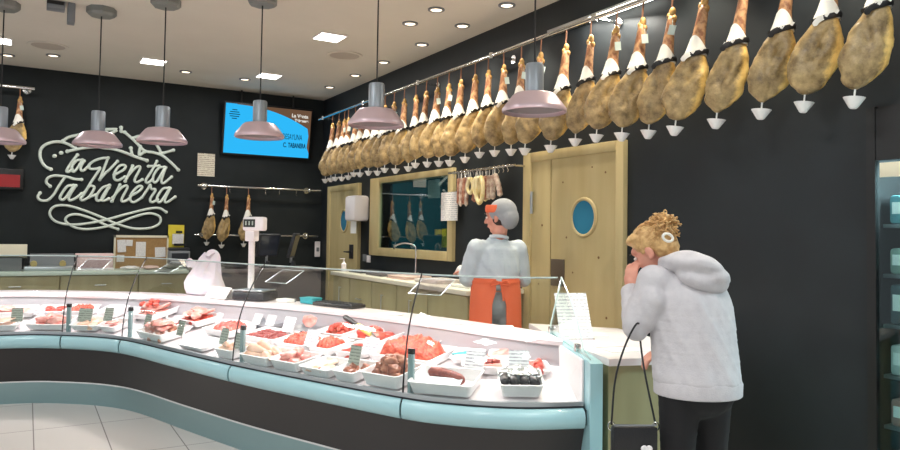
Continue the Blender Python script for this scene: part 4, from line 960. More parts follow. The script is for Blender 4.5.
# ---------------------------------------------------------------- trays, meat, price cards
def tray_mesh(L, W, H, m):
    b = B()
    def ring(l, w, z, r=.02):
        out = []
        for cx_, cy_, a0 in ((l / 2 - r, w / 2 - r, 0), (-l / 2 + r, w / 2 - r, 90), (-l / 2 + r, -w / 2 + r, 180), (l / 2 - r, -w / 2 + r, 270)):
            for k in range(5): a = R(a0 + k * 22.5); out.append((cx_ + r * math.cos(a), cy_ + r * math.sin(a), z))
        return out
    b.rings([ring(L - .03, W - .03, 0), ring(L, W, H - .004), ring(L + .012, W + .012, H - .002), ring(L + .012, W + .012, H), ring(L - .008, W - .008, H), ring(L - .036, W - .036, .006)])
    return b
def meat_mesh(kind, k):
    b = B(); s = k * 3.7 + 1
    if kind == 'piece': b.ico((0, 0, 0), (.055, .038, .026), 3, amp=.35, freq=1.6, seed=s)
    elif kind == 'chop': b.ico((0, 0, 0), (.075, .045, .016), 3, amp=.4, freq=1.4, seed=s)
    elif kind == 'leg': 
        b.tube(spline([(-.08, 0, 0), (-.03, .005, .004), (.02, 0, .004), (.07, -.012, 0), (.11, -.02, -.004)], 4), [.008, .022, .032, .037, .036, .034, .03, .026, .022, .018, .016, .015, .014, .014, .015, .016, .008], 10)
    elif kind == 'roll': b.tube(spline([(-.12, 0, 0), (-.05, .012, .003), (.04, .01, .003), (.12, -.012, 0)], 5), [.01, .026] + [.031] * 12 + [.026, .01], 12)
    elif kind == 'slice': b.ico((0, 0, 0), (.07, .05, .008), 3, amp=.25, freq=1.5, seed=s)
    elif kind == 'strip': b.tube(spline([(-.06, 0, 0), (-.02, .015, .004), (.02, -.01, .004), (.06, .005, 0)], 3), [.008, .016, .02, .018, .022, .018, .02, .017, .015, .007], 8)
    elif kind == 'chunk': b.ico((0, 0, 0), (.036, .034, .03), 3, amp=.45, freq=1.8, seed=s)
    elif kind == 'pudding': b.tube(spline([(-.055, 0, 0), (-.02, .012, .002), (.02, .012, .002), (.055, 0, 0)], 3), [.006, .02, .024, .025, .025, .025, .025, .024, .02, .006], 12)
    return b
MEATC = {}
def meat_piece(kind, m, name):
    key = (kind, m.name, name, random.randint(0, 2))
    if key not in MEATC:
        o = meat_mesh(kind, key[3]).build(name, m, ang=70); MEATC[key] = o.data; return o
    o = bpy.data.objects.new(name, MEATC[key]); C.objects.link(o); return o
TR = []
def tray(s, o, L, W, label, H=.05, m=None, rz=0.0):
    z = deckz(s, o); t = tray_mesh(L, W, H, m or TRAYM).build('meat_tray', m or TRAYM)
    f, d, LL = sect(s)
    sl = math.atan2(.13, LL - .40)
    M = Matrix.Rotation(tang(s) + rz, 4, 'Z') @ Matrix.Rotation(sl if False else 0, 4, 'X')
    p = at(s, o, z + (W / 2) * math.tan(sl) * .5 + .002)
    t.matrix_world = Matrix.Translation(p) @ Matrix.Rotation(tang(s) + rz, 4, 'Z') @ Matrix.Rotation(slope_dir(s) * sl * .9, 4, 'X')
    tag(t, label, 'meat tray', 'white meat trays in the display')
    return t
def slope_dir(s):
    a = tang(s); d = sect(s)[1]; return 1 if (-math.sin(a) * d.x + math.cos(a) * d.y) > 0 else -1
def fill(t, kind, m, name, label, cat, n, L, W, z0=.028, layers=1, jit=.3, sc=1.0, big=1.0):
    k = 0
    nx = max(1, round((n / layers) ** .5 * (L / W) ** .5)); ny = max(1, math.ceil(n / layers / nx))
    for lay in range(layers):
        for i in range(nx):
            for j in range(ny):
                if k >= n: return
                f = 1 - .28 * lay
                x = ((i + .5) / nx - .5) * (L - .07) * f + random.uniform(-1, 1) * .01; y = ((j + .5) / ny - .5) * (W - .06) * f + random.uniform(-1, 1) * .01
                o = meat_piece(kind, m, name)
                o.matrix_world = t.matrix_world @ Matrix.Translation((x, y, z0 + lay * .032 * big)) @ Matrix.Rotation(random.uniform(-1, 1) * jit, 4, 'Y') @ Matrix.Rotation(random.uniform(0, 6.28) if kind not in ('roll', 'leg', 'pudding', 'slice') else random.uniform(-.5, .5), 4, 'Z') @ Matrix.Scale(sc * random.uniform(.88, 1.1), 4)
                tag(o, label, cat, label if n > 1 else None); k += 1
def mound(t, m, name, label, L, W, H, z0=.02, seed=0):
    b = B(); nx, ny = 34, 26; V = []
    for i in range(nx + 1):
        row = []
        for j in range(ny + 1):
            u, v = i / nx * 2 - 1, j / ny * 2 - 1; r = (abs(u) ** 2.6 + abs(v) ** 2.6)
            h = max(0, 1 - r) ** .45
            p = Vector((u * L * 16, v * W * 16, seed))
            z = z0 + H * h * (1 + .35 * noise.noise(p * .5)) + (.016 * noise.noise(p * 2.1) + .010 * noise.noise(p * 4.4)) * (h > 0)
            row.append(b.bm.verts.new((u * L / 2, v * W / 2, max(z0, z))))
        V.append(row)
    for i in range(nx):
        for j in range(ny): b.bm.faces.new((V[i][j], V[i + 1][j], V[i + 1][j + 1], V[i][j + 1]))
    ring = [V[i][0] for i in range(nx + 1)] + [V[nx][j] for j in range(1, ny + 1)] + [V[i][ny] for i in range(nx - 1, -1, -1)] + [V[0][j] for j in range(ny - 1, 0, -1)]
    b.bm.faces.new(ring[::-1])
    o = b.build(name, m, ang=60); o.matrix_world = t.matrix_world.copy(); tag(o, label, 'minced meat'); return o
def card(s, o, label, m=None, w_=.085, h_=.10, z=.06, rz=0.0, tilt=-14):
    m = m or PRICE
    t = thing('price_card', label, 'price card', at(s, o, deckz(s, o) + .004), tang(s) + rz + (0 if slope_dir(s) > 0 else PI), 'price cards in the display')
    rt = Matrix.Rotation(R(tilt), 3, 'X')
    b = B(); b.box((0, 0, z + h_ / 2), (w_, .003, h_), rot=rt); b.build('card', m, t)
    b = B(); b.cyl((0, .012, 0), (0, .006, z + .03), .003, n=6); b.lathe([(.014, 0), (.014, .004), (.004, .006)], (0, .012, 0), 10); b.build('card_foot', ALU, t)
    return t
T = tray(.98, .22, .28, .24, 'white tray of pale slices nearest the left edge of the photo, glass side'); fill(T, 'slice', CHICK, 'pork_slice', 'pale pork slice in the glass side tray at the left edge', 'meat', 4, .28, .24, layers=2)
T = tray(1.72, .22, .32, .22, 'white glass side tray of chicken pieces left of the first glass support'); fill(T, 'piece', MEATP, 'chicken_piece', 'pink chicken piece in the tray left of the first glass support', 'meat', 8, .32, .22, layers=2)
T = tray(2.38, .22, .24, .22, 'white glass side tray right of the first glass support'); fill(T, 'piece', CHICK, 'chicken_piece', 'pale chicken piece in the tray right of the first glass support', 'meat', 5, .24, .22)
T = tray(2.76, .22, .16, .2, 'narrow white glass side tray just left of the second glass support'); fill(T, 'chop', MEATP, 'pork_chop', 'pink chop in the narrow tray left of the second glass support', 'meat', 3, .16, .2, sc=.8, layers=2)
T = tray(3.52, .22, .38, .22, 'white glass side tray heaped with brown and pink ribs right of the second glass support', H=.06); fill(T, 'leg', BROWNM, 'rib_piece', 'brownish rib piece heaped right of the second glass support', 'meat', 5, .38, .26, z0=.04, layers=2, jit=.5); fill(T, 'chop', MEATP, 'pork_chop', 'pink chop lying on the heap of ribs', 'meat', 4, .4, .22, z0=.08, layers=2)
T = tray(4.2, .22, .32, .22, 'flat white tray with an empty paper sheet, left of the third glass support', H=.03)
o = flat_sheet('paper_sheet', 'white absorbent sheet lying in the flat tray left of the third support', 0, 0, 0, .27, .17, 0, PAPER, 'paper', .004); o.matrix_world = T.matrix_world @ Matrix.Translation((0, 0, .008))
T = tray(4.78, .2, .2, .2, 'small white tray of chicken just left of the third glass support', H=.06); fill(T, 'piece', CHICK, 'chicken_piece', 'pale chicken piece in the small tray left of the third glass support', 'meat', 5, .2, .2, z0=.04, layers=2)
T = tray(5.3, .2, .26, .22, 'white tray of chicken joints just right of the third glass support', H=.06); fill(T, 'leg', CHICK, 'chicken_drumstick', 'pale chicken leg in the tray right of the third glass support', 'meat', 6, .26, .22, z0=.04, layers=2, jit=.4)
T = tray(5.76, .2, .24, .22, 'white tray of pinkish chicken pieces, second right of the third glass support', H=.06); fill(T, 'piece', MEATP, 'chicken_piece', 'pinkish chicken piece in the second tray right of the third support', 'meat', 6, .24, .22, z0=.04, layers=2)
T = tray(6.16, .2, .24, .22, 'white tray with few pale pieces in the middle of the long glass side row', H=.05); fill(T, 'chop', CHICK, 'chicken_fillet', 'pale chicken fillet in the middle tray of the glass side row', 'meat', 3, .24, .22, z0=.03)
T = tray(6.46, .2, .17, .22, 'white tray with a small heap of brown offal behind the grey green card', H=.06); fill(T, 'chunk', BROWNM, 'offal_piece', 'small brown offal piece behind the grey green card', 'meat', 4, .2, .22, z0=.04, sc=.8)
T = tray(6.82, .22, .26, .24, 'deep white tray heaped with brown meat just left of the last glass support', H=.075); fill(T, 'chunk', BROWNM, 'meat_chunk', 'brown meat chunk heaped left of the last glass support', 'meat', 18, .26, .24, z0=.05, layers=3, sc=1.05)
T = tray(7.75, .22, .34, .25, 'white tray with one long sausage roll right of the last glass support', H=.065); fill(T, 'roll', SAUS, 'sausage_roll', 'long dark sausage roll alone in its white tray', 'meat', 1, .34, .25, z0=.06, sc=1.05)
o = flat_sheet('paper_sheet', 'bluish white paper beside the long sausage roll', 0, 0, 0, .24, .08, 0, mat('blue_white_paper', (206, 232, 238), .5), 'paper', .004); o.matrix_world = T.matrix_world @ Matrix.Translation((-.02, -.07, .055)) @ Matrix.Rotation(R(10), 4, 'X')
T = tray(9.02, .22, .22, .2, 'square white tray of foil wrapped black puddings by the end glass', H=.07)
for i in range(4):
    o = meat_piece('pudding', MORC, 'black_pudding'); o.matrix_world = T.matrix_world @ Matrix.Translation((-.07 + .046 * i, -.02, .062)) @ Matrix.Rotation(R(80 + 12 * i), 4, 'Z'); tag(o, 'black pudding lying in the foil tray by the end glass', 'black pudding', 'black puddings in the foil tray')
b = B(); b.ico((0, 0, 0), (.105, .08, .022), 4, amp=.45, freq=4.5, seed=4); o = b.build('foil_wrap', FOIL, ang=10); o.matrix_world = T.matrix_world @ Matrix.Translation((0, .035, .075)); tag(o, 'crumpled silver foil on the black puddings', 'foil')
# middle row
T = tray(1.06, .52, .36, .2, 'white tray of red slices in the rear row at the left edge'); fill(T, 'slice', MEATP, 'ham_slice', 'pinkish red slice in the rear row at the left edge', 'meat', 6, .36, .2, layers=2)
T = tray(1.62, .5, .24, .18, 'white tray with dark red meat in the rear row left of the first glass joint'); fill(T, 'piece', MEATR, 'beef_piece', 'red beef piece in the rear row left of the first glass joint', 'meat', 4, .24, .18)
T = tray(2.08, .5, .24, .18, 'white tray with bright red meat heap at the first glass joint'); mound(T, MINCE, 'minced_meat', 'bright red mince heap at the first glass joint', .2, .14, .05, seed=3)
T = tray(2.52, .5, .2, .18, 'empty white tray in the rear row between the first two glass joints')
T = tray(3.08, .56, .32, .28, 'wide white tray of pink meat heaped behind the second glass support'); fill(T, 'chop', MEATP, 'pork_steak', 'pink pork steak heaped behind the second glass support', 'meat', 9, .32, .26, layers=3, jit=.4); fill(T, 'strip', MEATR, 'meat_strip', 'red meat strip on the pink heap behind the second support', 'meat', 5, .28, .2, z0=.10)
T = tray(3.72, .62, .32, .24, 'white tray of reddish pork in the rear row in front of the carrier bag'); fill(T, 'strip', MEATR, 'pork_strip', 'reddish pork strip in front of the carrier bag', 'meat', 9, .32, .24, layers=2); fill(T, 'chop', MEATP, 'pork_cutlet', 'pink pork cutlet in front of the carrier bag', 'meat', 4, .3, .26, z0=.08)
T = tray(3.62, .415, .24, .09, 'small white dish of dark red meat in the row behind the ribs', H=.03); fill(T, 'chunk', MEATD, 'dark_meat_piece', 'dark red meat piece in the small dish behind the ribs', 'meat', 3, .26, .1, sc=.8)
T = tray(4.28, .56, .34, .26, 'white tray of red diced meat below the white price board'); mound(T, MEATR, 'diced_meat', 'red diced meat heap below the white price board', .30, .2, .05, seed=8)
T = tray(4.92, .56, .38, .24, 'white tray of dark red strips left of the orange red mince'); fill(T, 'strip', MEATD, 'beef_strip', 'dark red beef strip in the tray left of the orange red mince', 'meat', 11, .38, .22)
T = tray(4.62, .86, .3, .26, 'empty steel tray at the back of the display near the scale', m=STEEL, H=.03)
T = tray(5.48, .54, .28, .26, 'white tray of orange red mince left of the pair of price cards'); mound(T, MINCE, 'minced_meat', 'orange red mince heap left of the pair of white price cards', .25, .22, .06, seed=12)
T = tray(5.92, .54, .2, .24, 'white tray with a round red mince heap between two price cards'); mound(T, MINCE, 'minced_meat', 'small round red mince heap between two white price cards', .17, .18, .06, seed=15)
T = tray(6.27, .54, .22, .24, 'white tray of flat red steaks below the knife'); fill(T, 'chop', MEATR, 'beef_steak', 'flat red beef steak in the tray below the knife', 'meat', 3, .22, .24, layers=1)
T = tray(6.85, .60, .46, .30, 'largest white tray with the big orange red mince mound'); mound(T, MINCE, 'minced_meat', 'biggest orange red mince mound at the last glass joint', .41, .26, .10, seed=21)
T = tray(5.25, .88, .24, .24, 'steel tray with one upright pinkish piece at the back near the keyboard', m=STEEL, H=.03); o = meat_piece('chop', MEATP, 'pork_belly'); o.matrix_world = T.matrix_world @ Matrix.Translation((0, 0, .07)) @ Matrix.Rotation(R(70), 4, 'X'); tag(o, 'upright pinkish pork belly piece at the back near the keyboard', 'meat')
T = tray(5.78, .84, .26, .26, 'white rear tray of red meat strips left of the knife'); fill(T, 'strip', MEATR, 'beef_strip', 'red beef strip in the rear tray left of the knife', 'meat', 8, .26, .26, layers=2)
T = tray(6.3, .82, .3, .26, 'white rear tray of big red meat pieces right of the knife'); fill(T, 'piece', MEATR, 'beef_piece', 'big red beef piece in the rear tray right of the knife', 'meat', 10, .3, .26, layers=2, sc=1.15)
T = tray(6.85, .86, .24, .14, 'white rear tray of thin red slices behind the big mince mound', H=.035); fill(T, 'slice', MEATR, 'beef_slice', 'thin red slice behind the big mince mound', 'meat', 4, .24, .14, sc=.8)
T = tray(7.92, .64, .17, .18, 'empty white rear tray right of the big mince mound', H=.035)
T = tray(8.42, .47, .28, .14, 'white tray of pink fillets with dark pieces in front of the end glass'); fill(T, 'strip', MEATP, 'pork_fillet', 'pink fillet in the tray before the end glass', 'meat', 5, .28, .16); fill(T, 'chunk', MEATD, 'dark_meat_piece', 'small dark meat piece beside the pink fillets', 'meat', 3, .2, .08, z0=.05, sc=.6)
T = tray(8.75, .62, .2, .1, 'white rear tray with pale pink slices before the end glass', H=.035); fill(T, 'slice', MEATP, 'pork_slice', 'pale pink slice in the rear tray before the end glass', 'meat', 4, .22, .14)
T = tray(9.32, .40, .16, .12, 'small white tray of red fillets closest to the end glass', H=.035); fill(T, 'strip', MEATR, 'pork_fillet', 'red fillet in the small tray closest to the end glass', 'meat', 4, .16, .14)
# knife and tongs
K1, K2 = Vector((1.80, 4.35, .862)), Vector((1.865, 4.07, .78)); kc = (K1 + K2) / 2; q = (K2 - K1).normalized()
t = thing('knife', 'kitchen knife with black handle and yellow grip stuck in the red meat', 'knife', kc, 0)
b = B(); b.tube([-q * .17, -q * .15, -q * .08, -q * .01], [.010, .019, .017, .015], 10); b.build('handle', BLACK, t)
b = B(); b.tube([-q * .012, q * .01, q * .11, q * .13], [.016, .019, .018, .014], 10); b.build('yellow_grip', mat('yellow_grip', (226, 214, 120), .4), t)
b = B(); b.tube([q * .125, q * .16, q * .20], [.016, .014, .003], 8, flat=(.15, 1.2)); b.build('blade', CHROME, t)
t = thing('tongs', 'teal plastic tongs lying in the rear tray before the worker', 'tongs', at(7.86, .64, deckz(7.86, .64) + .045), tang(7.62) + R(40))
for sg in (-1, 1):
    b = B(); b.tube(spline([(-.08, 0, 0), (-.03, sg * .015, .004), (.04, sg * .022, .006), (.08, sg * .012, 0)], 4), .007, 6, flat=(1.3, .6)); b.build('arm', TEALB, t)
for s, o_, l in ((1.15, .2, 'grey price card seen from behind at the left edge of the display'), (2.28, .2, 'wide grey green price card right of the first glass support'), (2.62, .24, 'small grey price card midway between the first two glass supports'), (3.3, .2, 'grey price card at the left of the rib heap'), (3.85, .2, 'pale price card at the right of the rib heap'), (4.58, .2, 'grey green price card just left of the third glass support, the farther one'), (4.88, .16, 'grey green price card touching the third glass support'), (6.42, .24, 'grey green price card before the brown meat heap')):
    card(s, o_, l, PRICEB, w_=.12 if s == 2.28 else .085, z=.055, h_=.11)
for s, o_, l in ((4.05, .6, 'white price card left of the red diced meat'), (5.72, .45, 'white price card between the two orange red mince heaps'), (6.45, .45, 'white price card left of the biggest mince mound'), (8.2, .36, 'white slanted price card before the pink fillets'), (9.0, .36, 'white slanted price card behind the foil tray'), (4.55, .72, 'white price card standing before the scale, left of a close pair'), (4.75, .74, 'white price card standing before the scale, right of a close pair'), (5.12, .66, 'pinkish white price card behind the dark red strips'), (2.9, .42, 'white price card behind the second glass support'), (1.42, .38, 'white price card between the two rows at the far left')):
    card(s, o_, l, PRICE, w_=.11 if s > 5 else .09, h_=.11 if s > 5 else .08, z=.045, rz=random.uniform(-.2, .2), tilt=-24)
# ---------------------------------------------------------------- people
def finger(b, pts, r0, r1):
    n = len(pts) - 1
    for i in range(n):
        a = r0 + (r1 - r0) * i / n; c = r0 + (r1 - r0) * (i + 1) / n
        b.cap(pts[i], pts[i + 1], a, c, 5)
def hand(b, wrist, fdir, palm, thumb_side, curl=.5, s=1.0, spread=.1):
    """palm box of ellipsoids, four unequal fingers bent at the knuckles, thumb leaving the side"""
    f = Vector(fdir).normalized(); pn = Vector(palm).normalized(); pn = (pn - f * pn.dot(f)).normalized(); sd = f.cross(pn) * thumb_side
    w = Vector(wrist); Rm = Matrix((sd, pn, f)).transposed()
    b.ell(w + f * .045 * s, (.040 * s, .016 * s, .052 * s), Rm)
    b.cap(w - f * .01, w + f * .03 * s, .026 * s, .026 * s, 4)
    for i, (k, L) in enumerate(((.028, .068), (.010, .078), (-.009, .072), (-.027, .055))):
        p0 = w + f * .082 * s + sd * k * s; pts = [p0 - f * .02 * s, p0]; d = (f + sd * spread * k * 20).normalized(); a = 0
        for seg in (.45, .32, .23):
            a += curl * .8; dd = (d * math.cos(a) + pn * math.sin(a)).normalized(); pts.append(pts[-1] + dd * L * seg * s)
        finger(b, pts, .0092 * s, .0072 * s)
    p0 = w + f * .018 * s + sd * .026 * s
    pts = [p0, p0 + (sd * .7 + f * .6 + pn * .3).normalized() * .035 * s]; pts.append(pts[-1] + (sd * .35 + f * .8 + pn * .45).normalized() * .03 * s); pts.append(pts[-1] + (f * .8 + pn * .6).normalized() * .024 * s)
    finger(b, pts, .0125 * s, .0085 * s)
def head(b, c, face, up, s=1.0):
    """skull, jaw, nose, lips, brow, eyes' sockets and ears; returns axes"""
    f = Vector(face).normalized(); u = Vector(up); u = (u - f * u.dot(f)).normalized(); l = u.cross(f); Rm = Matrix((l, f, u)).transposed(); c = Vector(c)
    A = lambda x, y, z: c + (l * x + f * y + u * z) * s
    b.ell(A(0, -.012, .03), (.075 * s, .092 * s, .085 * s), Rm, 20, 14)
    b.ell(A(0, .03, -.03), (.060 * s, .062 * s, .085 * s), Rm, 20, 14)
    b.ell(A(0, .048, -.085), (.036 * s, .036 * s, .030 * s), Rm)
    b.ell(A(0, .07, .035), (.052 * s, .022 * s, .024 * s), Rm)
    b.cap(A(0, .092, .012), A(0, .112, -.022), .009 * s, .0135 * s, 5)
    for sg in (-1, 1):
        b.ell(A(sg * .03, .06, -.03), (.024 * s, .026 * s, .022 * s), Rm)
        b.ell(A(sg * .012, .101, -.026), (.009 * s, .009 * s, .007 * s), Rm)
        b.ell(A(sg * .078, -.012, -.008), (.010 * s, .020 * s, .031 * s), Matrix.Rotation(0, 3, 'Z') @ Rm)
        b.ell(A(sg * .081, -.004, -.030), (.008 * s, .012 * s, .012 * s), Rm)
    b.ell(A(0, .088, -.052), (.024 * s, .010 * s, .006 * s), Rm); b.ell(A(0, .085, -.063), (.020 * s, .010 * s, .007 * s), Rm)
    return l, f, u, Rm, A
def eyes(parent, A, Rm, s=1.0):
    for sg in (-1, 1):
        b = B(); b.ell(A(sg * .031, .083, .008), (.013 * s, .009 * s, .008 * s), Rm); e = b.build('eye', mat('eye_white', (236, 230, 226), .2), parent)
        b = B(); b.ell(A(sg * .031, .0905, .008), (.006 * s, .003 * s, .006 * s), Rm, 10, 6); b.build('iris', mat('iris_dark', (60, 46, 36), .2), e)
        b = B(); b.tube([A(sg * .014, .094, .033), A(sg * .032, .094, .038), A(sg * .05, .084, .032)], [.003, .0042, .002], 6); b.build('eyebrow', HAIRD, parent)
    b = B(); b.ell(A(0, .092, -.0575), (.022 * s, .009 * s, .006 * s), Rm); b.build('lips', mat('lips', (190, 104, 98), .4), parent)
# ----- customer
RZC = math.atan2(-.5092, .8607)
wm = thing('person', 'woman in pale hoodie and black trousers leaning on the till counter, hand at her face', 'person', (2.51, 2.155, 0), RZC)
b = B()
fH = (-.62, .56, -.55); Hc = (-.115, .19, 1.355)
l_, f_, u_, RmW, AW = head(b, Hc, fH, (-.45, .22, .87), 1.0)
N_ = Vector((0, .10, 1.27)); b.cap(N_, Vector(Hc) - f_ * .03 - u_ * .04, .055, .052, 6)
b.ell((.01, .07, 1.13), (.15, .10, .16)); b.ell((.015, .03, .94), (.145, .11, .15)); b.ell((.02, 0, .82), (.12, .09, .12))
Ls, Le, Lw = Vector((-.15, .05, 1.215)), Vector((-.235, .04, 1.02)), Vector((-.218, .19, 1.175))
Rs, Re, Rw = Vector((.155, .17, 1.22)), Vector((.13, .33, 1.0)), Vector((.0, .37, .87))
b.cap(Ls, Le, .042, .036, 8); b.cap(Le, Lw, .036, .026, 8); b.cap(Rs, Re, .042, .036, 8); b.cap(Re, Rw, .036, .026, 8)
hand(b, Lw, (.05, .10, .99), (.75, .6, -.1), -1, .62, 1.0, .1)
hand(b, Rw, (-.85, -.1, -.35), (-.1, .1, -.98), 1, .45, 1.0)
for sx, sy in ((.105, .045), (-.065, -.035)):
    b.cap((sx * .9, sy * .6, .76), (sx * 1.0, sy + .02, .43), .072, .05, 8); b.cap((sx, sy + .02, .43), (sx, sy - .01, .09), .052, .036, 8)
    b.cap((sx, sy - .02, .06), (sx - .04, sy + .12, .035), .036, .03, 6)
body = organic('body', b, .0055, 3, SKIN, wm)
eyes(wm, AW, RmW)
b = B()
KEY = [(.0, .095, 1.245, .12, .095), (.006, .08, 1.20, .165, .12), (.012, .06, 1.13, .183, .136), (.018, .045, 1.04, .186, .142), (.022, .03, .95, .188, .146), (.026, .015, .86, .19, .150), (.028, 0, .80, .191, .153)]
sk = spline([Vector((x, y, z)) for x, y, z, a, c in KEY], 4); sr = spline([Vector((a, c, 0)) for x, y, z, a, c in KEY], 4)
for p_, r_k in zip(sk, sr): b.ell(p_, (r_k.x, r_k.y, .06), u=24, v=8)
b.cap(Rs, Ls, .075, .075, 9); pass
b.cap(Ls, Le, .072, .062, 9); b.cap(Le, Le.lerp(Lw, .88), .062, .046, 8); b.cap(Rs, Re, .072, .06, 9); b.cap(Re, Re.lerp(Rw, .86), .06, .045, 8)
for i in range(5):
    q = Le.lerp(Lw, .45 + .1 * i); b.ell(q, (.052, .052, .052))
b.cap((-.17, .0, 1.14), (-.2, .02, 1.06), .062, .06, 4)
o = organic('hoodie', b, .009, 5, HOODY, wm)
# folds in the cloth
me = o.data
for v in me.vertices:
    n1 = noise.noise(Vector((v.co.x * 9 + v.co.z * 3, v.co.y * 9, v.co.z * 2.2 + v.co.x * 2))) * .008 + max(0, noise.noise(Vector((v.co.x * 22 + v.co.z * 12, v.co.y * 22, v.co.z * 5 + v.co.x * 8)))) * .006
    v.co += Vector(v.normal) * n1
# flat hem
for v in me.vertices:
    if v.co.z < .755: v.co.z = .755
b = B()
hb = []
for z, k in ((.735, .97), (.74, 1.0), (.79, 1.01), (.80, .985)):
    hb.append([(.028 + .188 * k * math.cos(2 * PI * j / 48), .152 * k * math.sin(2 * PI * j / 48), z) for j in range(48)])
b.rings(hb); b.build('hem_band', HOODY, wm)
b = B(); b.tube([Le.lerp(Lw, .86), Le.lerp(Lw, .96)], [.047, .043], 14); b.build('cuff', HOODY, wm)
b = B()
pts = spline([(-.10, .10, 1.285), (-.05, .01, 1.31), (.02, -.03, 1.305), (.10, -.02, 1.255), (.145, .05, 1.225)], 6)
b.tube(pts, [.03] + [.045 + .012 * math.sin(i / (len(pts) - 1) * PI) for i in range(1, len(pts) - 1)] + [.03], 14, flat=(1.0, .85))
b.ell((.035, -.005, 1.235), (.115, .075, .055), Matrix.Rotation(R(14), 3, 'Y')); b.ell((.09, .0, 1.235), (.08, .07, .05), Matrix.Rotation(R(25), 3, 'Y')); b.ell((-.02, .04, 1.30), (.1, .07, .045))
hd = organic('hood', b, .008, 6, HOODY, wm)
for v in hd.data.vertices:
    v.co += Vector(v.normal) * (noise.noise(Vector((v.co.x * 9, v.co.y * 9, v.co.z * 30))) * .010)
b = B()
for sx, sy in ((.105, .045), (-.065, -.035)):
    b.cap((sx * .92, sy * .6, .73), (sx, sy + .02, .43), .092, .072, 9); b.cap((sx, sy + .02, .43), (sx, sy - .01, .07), .072, .058, 9)
b.ell((.025, 0, .74), (.165, .118, .11))
organic('trousers', b, .01, 4, TROUS, wm)
for sx, sy in ((.105, .045), (-.065, -.035)):
    b = B(); b.cap((sx, sy - .03, .05), (sx - .05, sy + .14, .042), .045, .04, 6); b.box((sx - .02, sy + .05, .012), (.09, .24, .02), rz=R(16), bev=.008); b.build('shoe', LEATH, wm)
# hair: a cap of hair, loose strands and a messy bun with a pale clip
b = B()
b.ell(AW(0, -.025, .045), (.088, .098, .086), RmW, 20, 14); b.ell(AW(0, -.06, .0), (.078, .065, .085), RmW); b.ell(AW(-.0, -.10, .055), (.07, .05, .06), RmW); b.ell(AW(.02, .03, .085), (.065, .05, .03), RmW)
hr = organic('hair', b, .006, 2, HAIR, wm)
for v in hr.data.vertices: v.co += Vector(v.normal) * noise.noise(v.co * 60) * .004
rnd = random.Random(5)
b = B()
bun = AW(.01, -.105, .055)
for i in range(340):
    az = rnd.uniform(-PI, PI); el = rnd.uniform(-.5, 1.1)
    p = AW(.089 * math.cos(az) * math.cos(el), -.025 + .10 * math.sin(az) * math.cos(el), .045 + .088 * math.sin(el))
    if (p - AW(0, .09, -.02)).length < .085: continue
    m1 = p.lerp(bun, .5); m1 += (m1 - AW(0, -.02, .03)).normalized() * rnd.uniform(.004, .02)
    e = bun + Vector((rnd.uniform(-1, 1), rnd.uniform(-1, 1), rnd.uniform(-1, 1))) * .05
    P_ = spline([p, m1, e], 4); b.tube(P_, [.0018] + [rnd.uniform(.002, .0036)] * (len(P_) - 2) + [.001], 5)
for i in range(230):
    d = Vector((rnd.uniform(-1, 1), rnd.uniform(-1, 1), rnd.uniform(-.6, .9))).normalized()
    e2 = Vector((rnd.uniform(-1, 1), rnd.uniform(-1, 1), rnd.uniform(-1, 1))).normalized()
    p = bun + d * rnd.uniform(.02, .05); q = p + d.cross(e2) * rnd.uniform(.03, .06) + d * rnd.uniform(.0, .035)
    m1 = p.lerp(q, .5) + d * rnd.uniform(.012, .03)
    P_ = spline([p, m1, q], 4); b.tube(P_, [.0035] * (len(P_) - 2) + [.002, .0006], 5)
b.build('hair_strands', HAIR, wm)
b = B(); cc = Vector((-.10, .015, 1.415)); cf = Vector((.25, -.93, .25)).normalized(); cu_ = Vector((.2, .25, .95)).normalized(); cl = cu_.cross(cf).normalized()
b.tube([cc + cl * .024 * math.cos(2 * PI * i / 24) + cu_ * .017 * math.sin(2 * PI * i / 24) for i in range(24)], .006, 8, closed=True)
b.build('hair_clip', mat('pale_clip', (236, 232, 222), .3), wm)
# ----- handbag hanging from her forearm
hb_ = thing('handbag', 'small black leather handbag hanging on a thin strap from the arm of the woman', 'handbag', (2.51, 2.155, .44), RZC)
X0, Y0 = -.262, -.045
b = B(); b.box((X0, Y0, .085), (.19, .06, .17), bev=.018); b.build('bag_body', LEATH, hb_)
b = B(); b.box((X0, Y0 - .033, .115), (.186, .012, .11), bev=.006); b.build('flap', LEATH, hb_)
b = B(); b.tube([(X0 - .09, Y0 - .035, .176), (X0 + .09, Y0 - .035, .179)], .004, 6); b.build('zip', GREYP, hb_)
b = B()
for sx in (-1, 1): b.ell((X0 + .045 + sx * .012, Y0 - .042, .085), (.014, .004, .011), Matrix.Rotation(sx * .5, 3, 'Y'))
b.ell((X0 + .045, Y0 - .043, .072), (.012, .004, .014)); b.build('white_bow_charm', WHITE, hb_)
b = B(); pt = spline([(X0 - .095, Y0, .17), (X0 - .08, Y0, .36), (X0 - .035, Y0 + .02, .5), (-.25, -.035, .60), (-.215, .02, .575), (-.20, .1, .55), (X0 + .06, Y0 + .06, .4), (X0 + .095, Y0, .17)], 6); b.tube(pt, .0045, 6); b.build('strap', LEATH, hb_)
for sx in (-1, 1):
    b = B(); b.tube([(X0 + sx * .095 + .014 * math.cos(2 * PI * i / 14), Y0, .165 + .018 * math.sin(2 * PI * i / 14)) for i in range(14)], .003, 6, closed=True); b.build('ring', CHROME, hb_)
